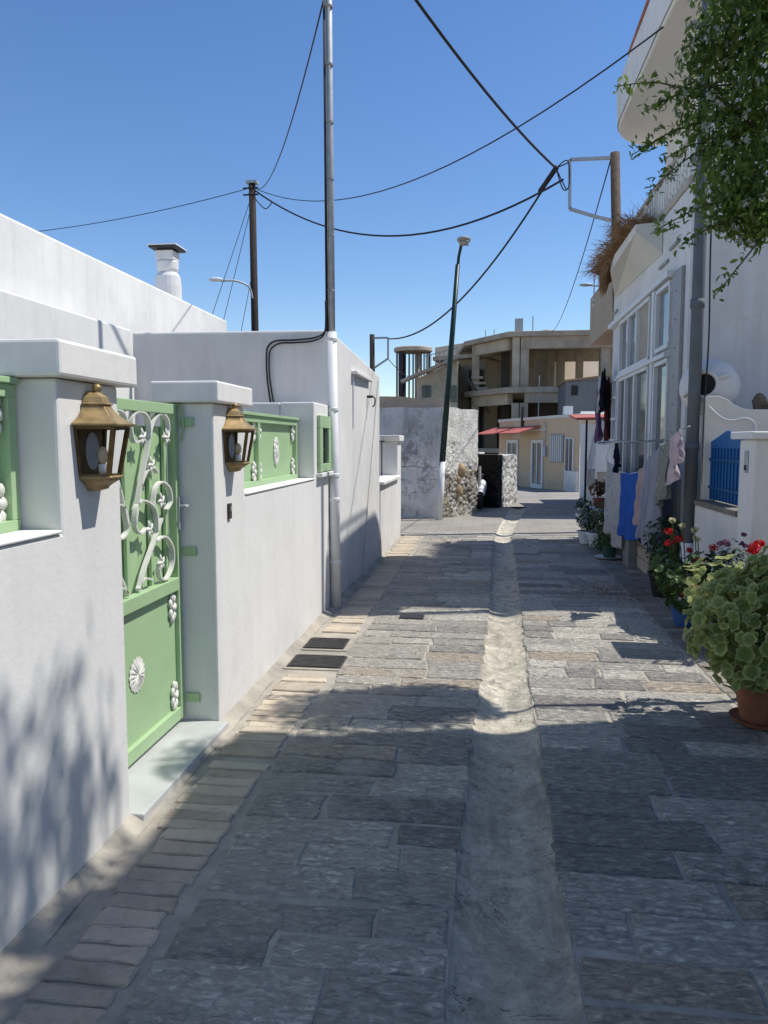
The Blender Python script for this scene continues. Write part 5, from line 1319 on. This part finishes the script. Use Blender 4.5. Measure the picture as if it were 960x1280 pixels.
# ------------------------------------------------------------------ poles and wires
def wpole(x, y, top, r, mat, lab, lean=.04):
    t = thing('utility_pole', lab, 'utility pole', (x, y, gz(y)))
    m = MB(); m.tube([(x + lean, y, gz(y) - .1), (x, y, top)], [r * 1.25, r], 14); m.build('pole', mat, t, smooth=True); return t
p1 = wpole(-5.44, 18, 7.6, .078, WOODD, 'dark tarred wooden utility pole behind the white roof')
m = MB(); m.box(-5.56, -5.30, 17.9, 18.1, 7.58, 7.64); m.build('pole_cap', GALV, p1)
m = MB(); m.tube(smooth([(-5.44, 17.9, 4.95), (-5.5, 17.8, 5.2), (-5.75, 17.6, 5.3), (-6.05, 17.45, 5.27)]), .025, 8); m.build('lamp_arm', GALV, p1, smooth=True)
m = MB(); m.blob((-6.15, 17.4, 5.30), (.17, .08, .05), 12, 6); m.build('lamp_head', WPLAST, p1, smooth=True)
m = MB()
for z_ in (7.45, 7.3): m.blob((-5.44, 17.85, z_), .05, 8, 6); m.bar((-5.62, 17.88, z_), (-5.26, 17.88, z_), .03)
m.tube(smooth([(-5.4, 17.85, 7.3), (-5.2, 17.8, 7.05), (-5.05, 17.8, 6.95), (-4.9, 17.8, 7.1)]), .012, 5); m.build('insulator', WIRE, p1)
p2 = wpole(2.15, 14, 6.5, .078, WOOD, 'grey brown wooden utility pole behind the thatch with a rectangular wire bracket', .3)
def bracket(t, pts, r_=.03):
    m = MB(); 
    for a, b in zip(pts, pts[1:]): m.bar(a, b, r_, r_)
    m.build('bracket', GALV, t)
bracket(p2, [(2.14, 14, 6.42), (1.40, 14, 6.42), (1.415, 14, 5.6), (1.9, 14, 5.44), (2.14, 14, 5.38)], .05)
p3 = wpole(-3.2, 22, 4.63, .07, WOODD, 'short dark pole with rectangular bracket above the low white wall')
bracket(p3, [(-3.2, 22, 4.53), (-2.74, 22, 4.53), (-2.74, 22, 3.95), (-3.2, 22, 3.65)], .05)

def wire(lab, p, q, sag, r_=.008, n=24, extra=None):
    p, q = V(p), V(q)
    pts = [p.lerp(q, i / n) - V((0, 0, sag * 4 * (i / n) * (1 - i / n))) for i in range(n + 1)]
    m = MB(); m.tube(pts, r_, 6)
    return tag(m.build('overhead_wire', WIRE, smooth=True), lab, 'overhead wire')
HUB = (1.17, 14, 6.29)
wire('thick black wire sweeping down from the top edge to the bracket hub', (-2.9, 3.2, 7.4), HUB, .45, .02)
wire('thin wire from the dark pole to the rounded upper balcony', (-5.42, 18, 7.5), (1.9, 8.1, 5.75), .9, .009)
wire('thick drooping cable between the dark pole and the rectangular bracket', (-5.40, 18, 7.45), (1.30, 14, 6.1), 1.0, .019)
wire('thick cable from the bracket hub down to the short far pole', HUB, (-2.7, 22, 4.5), .75, .02)
wire('thin wire running off beyond the white parapet', (-5.46, 18, 7.5), (-13, 20, 7.2), .15, .009)
wire('thin wire rising from the dark pole to the top of the mast', (-5.40, 18, 7.5), (-1.49, 7.2, 5.55), .55, .008)
wire('thin stay wire left of the dark pole, outer one', (-5.46, 18, 7.3), (-7.1, 18.6, 3.6), .0, .007)
wire('thin stay wire left of the dark pole, inner one', (-5.46, 18, 7.1), (-6.55, 18.3, 3.6), .0, .007)
wire('thin stay wire beside the small arm lamp', (-5.46, 18, 5.6), (-6.0, 18.3, 3.6), .0, .007)
wire('thin wire from the bracket pole down to the concrete building', (2.1, 14, 6.45), (3.6, 43.8, 7.6), .6, .012)
wire('thin sagging wire from the bracket pole to the upper storey', (2.2, 14, 5.5), (2.42, 11.2, 5.3), .35, .009)
wire('thin wire from the short far pole towards the tower', (-2.75, 22, 3.95), (-4.0, 49, 5.9), .4, .012)
m = MB()
for sgn in (0, 1):
    m.tube(smooth([HUB, (1.28, 13.98, 6.05 - .1 * sgn), (1.36, 13.98, 5.92), (1.40, 13.98, 6.05), (1.36, 13.98, 6.4), HUB]), .011, 5)
m.tube([V(HUB), V(HUB).lerp(V((-2.7, 22, 4.5)), .06) - V((0, 0, .12))], .045, 8)
m.blob(HUB, .05, 8, 6); m.tube([HUB, (1.40, 14, 6.38)], .012, 5)
tag(m.build('cable_joint', WIRE, smooth=True), 'tangle of looped cable where the wires meet beside the bracket', 'cable joint')

m = MB(); rng = random.Random(101)
for i in range(900):
    x = rng.gauss(1.45, .33); y = rng.gauss(8.4, .35)
    if .5 < x < 1.98: leaf(m, V((x, y, .01)), V((rng.uniform(-.5, .5), rng.uniform(-.5, .5), 1)).normalized(), rng.uniform(.008, .035), rng, 'oval', rng.random())
tag(m.build('leaf_litter', STRAW), 'brown crumbs of dry litter swept over the paving before the laundry', 'litter', kind='stuff')
# small fallen petals and leaves on the paving
m = MB(); rng = random.Random(99)
for i in range(150):
    x = rng.gauss(1.2, .35); y = rng.uniform(1.8, 6)
    leaf(m, V((min(max(x, .4), 1.95), y, .012)), V((rng.uniform(-.3, .3), rng.uniform(-.3, .3), 1)).normalized(), rng.uniform(.008, .022), rng, 'oval', rng.random())
o = m.build('fallen_petals', WPET); tag(o, 'pale fallen petals scattered on the dark paving by the pots', 'petals', kind='stuff')
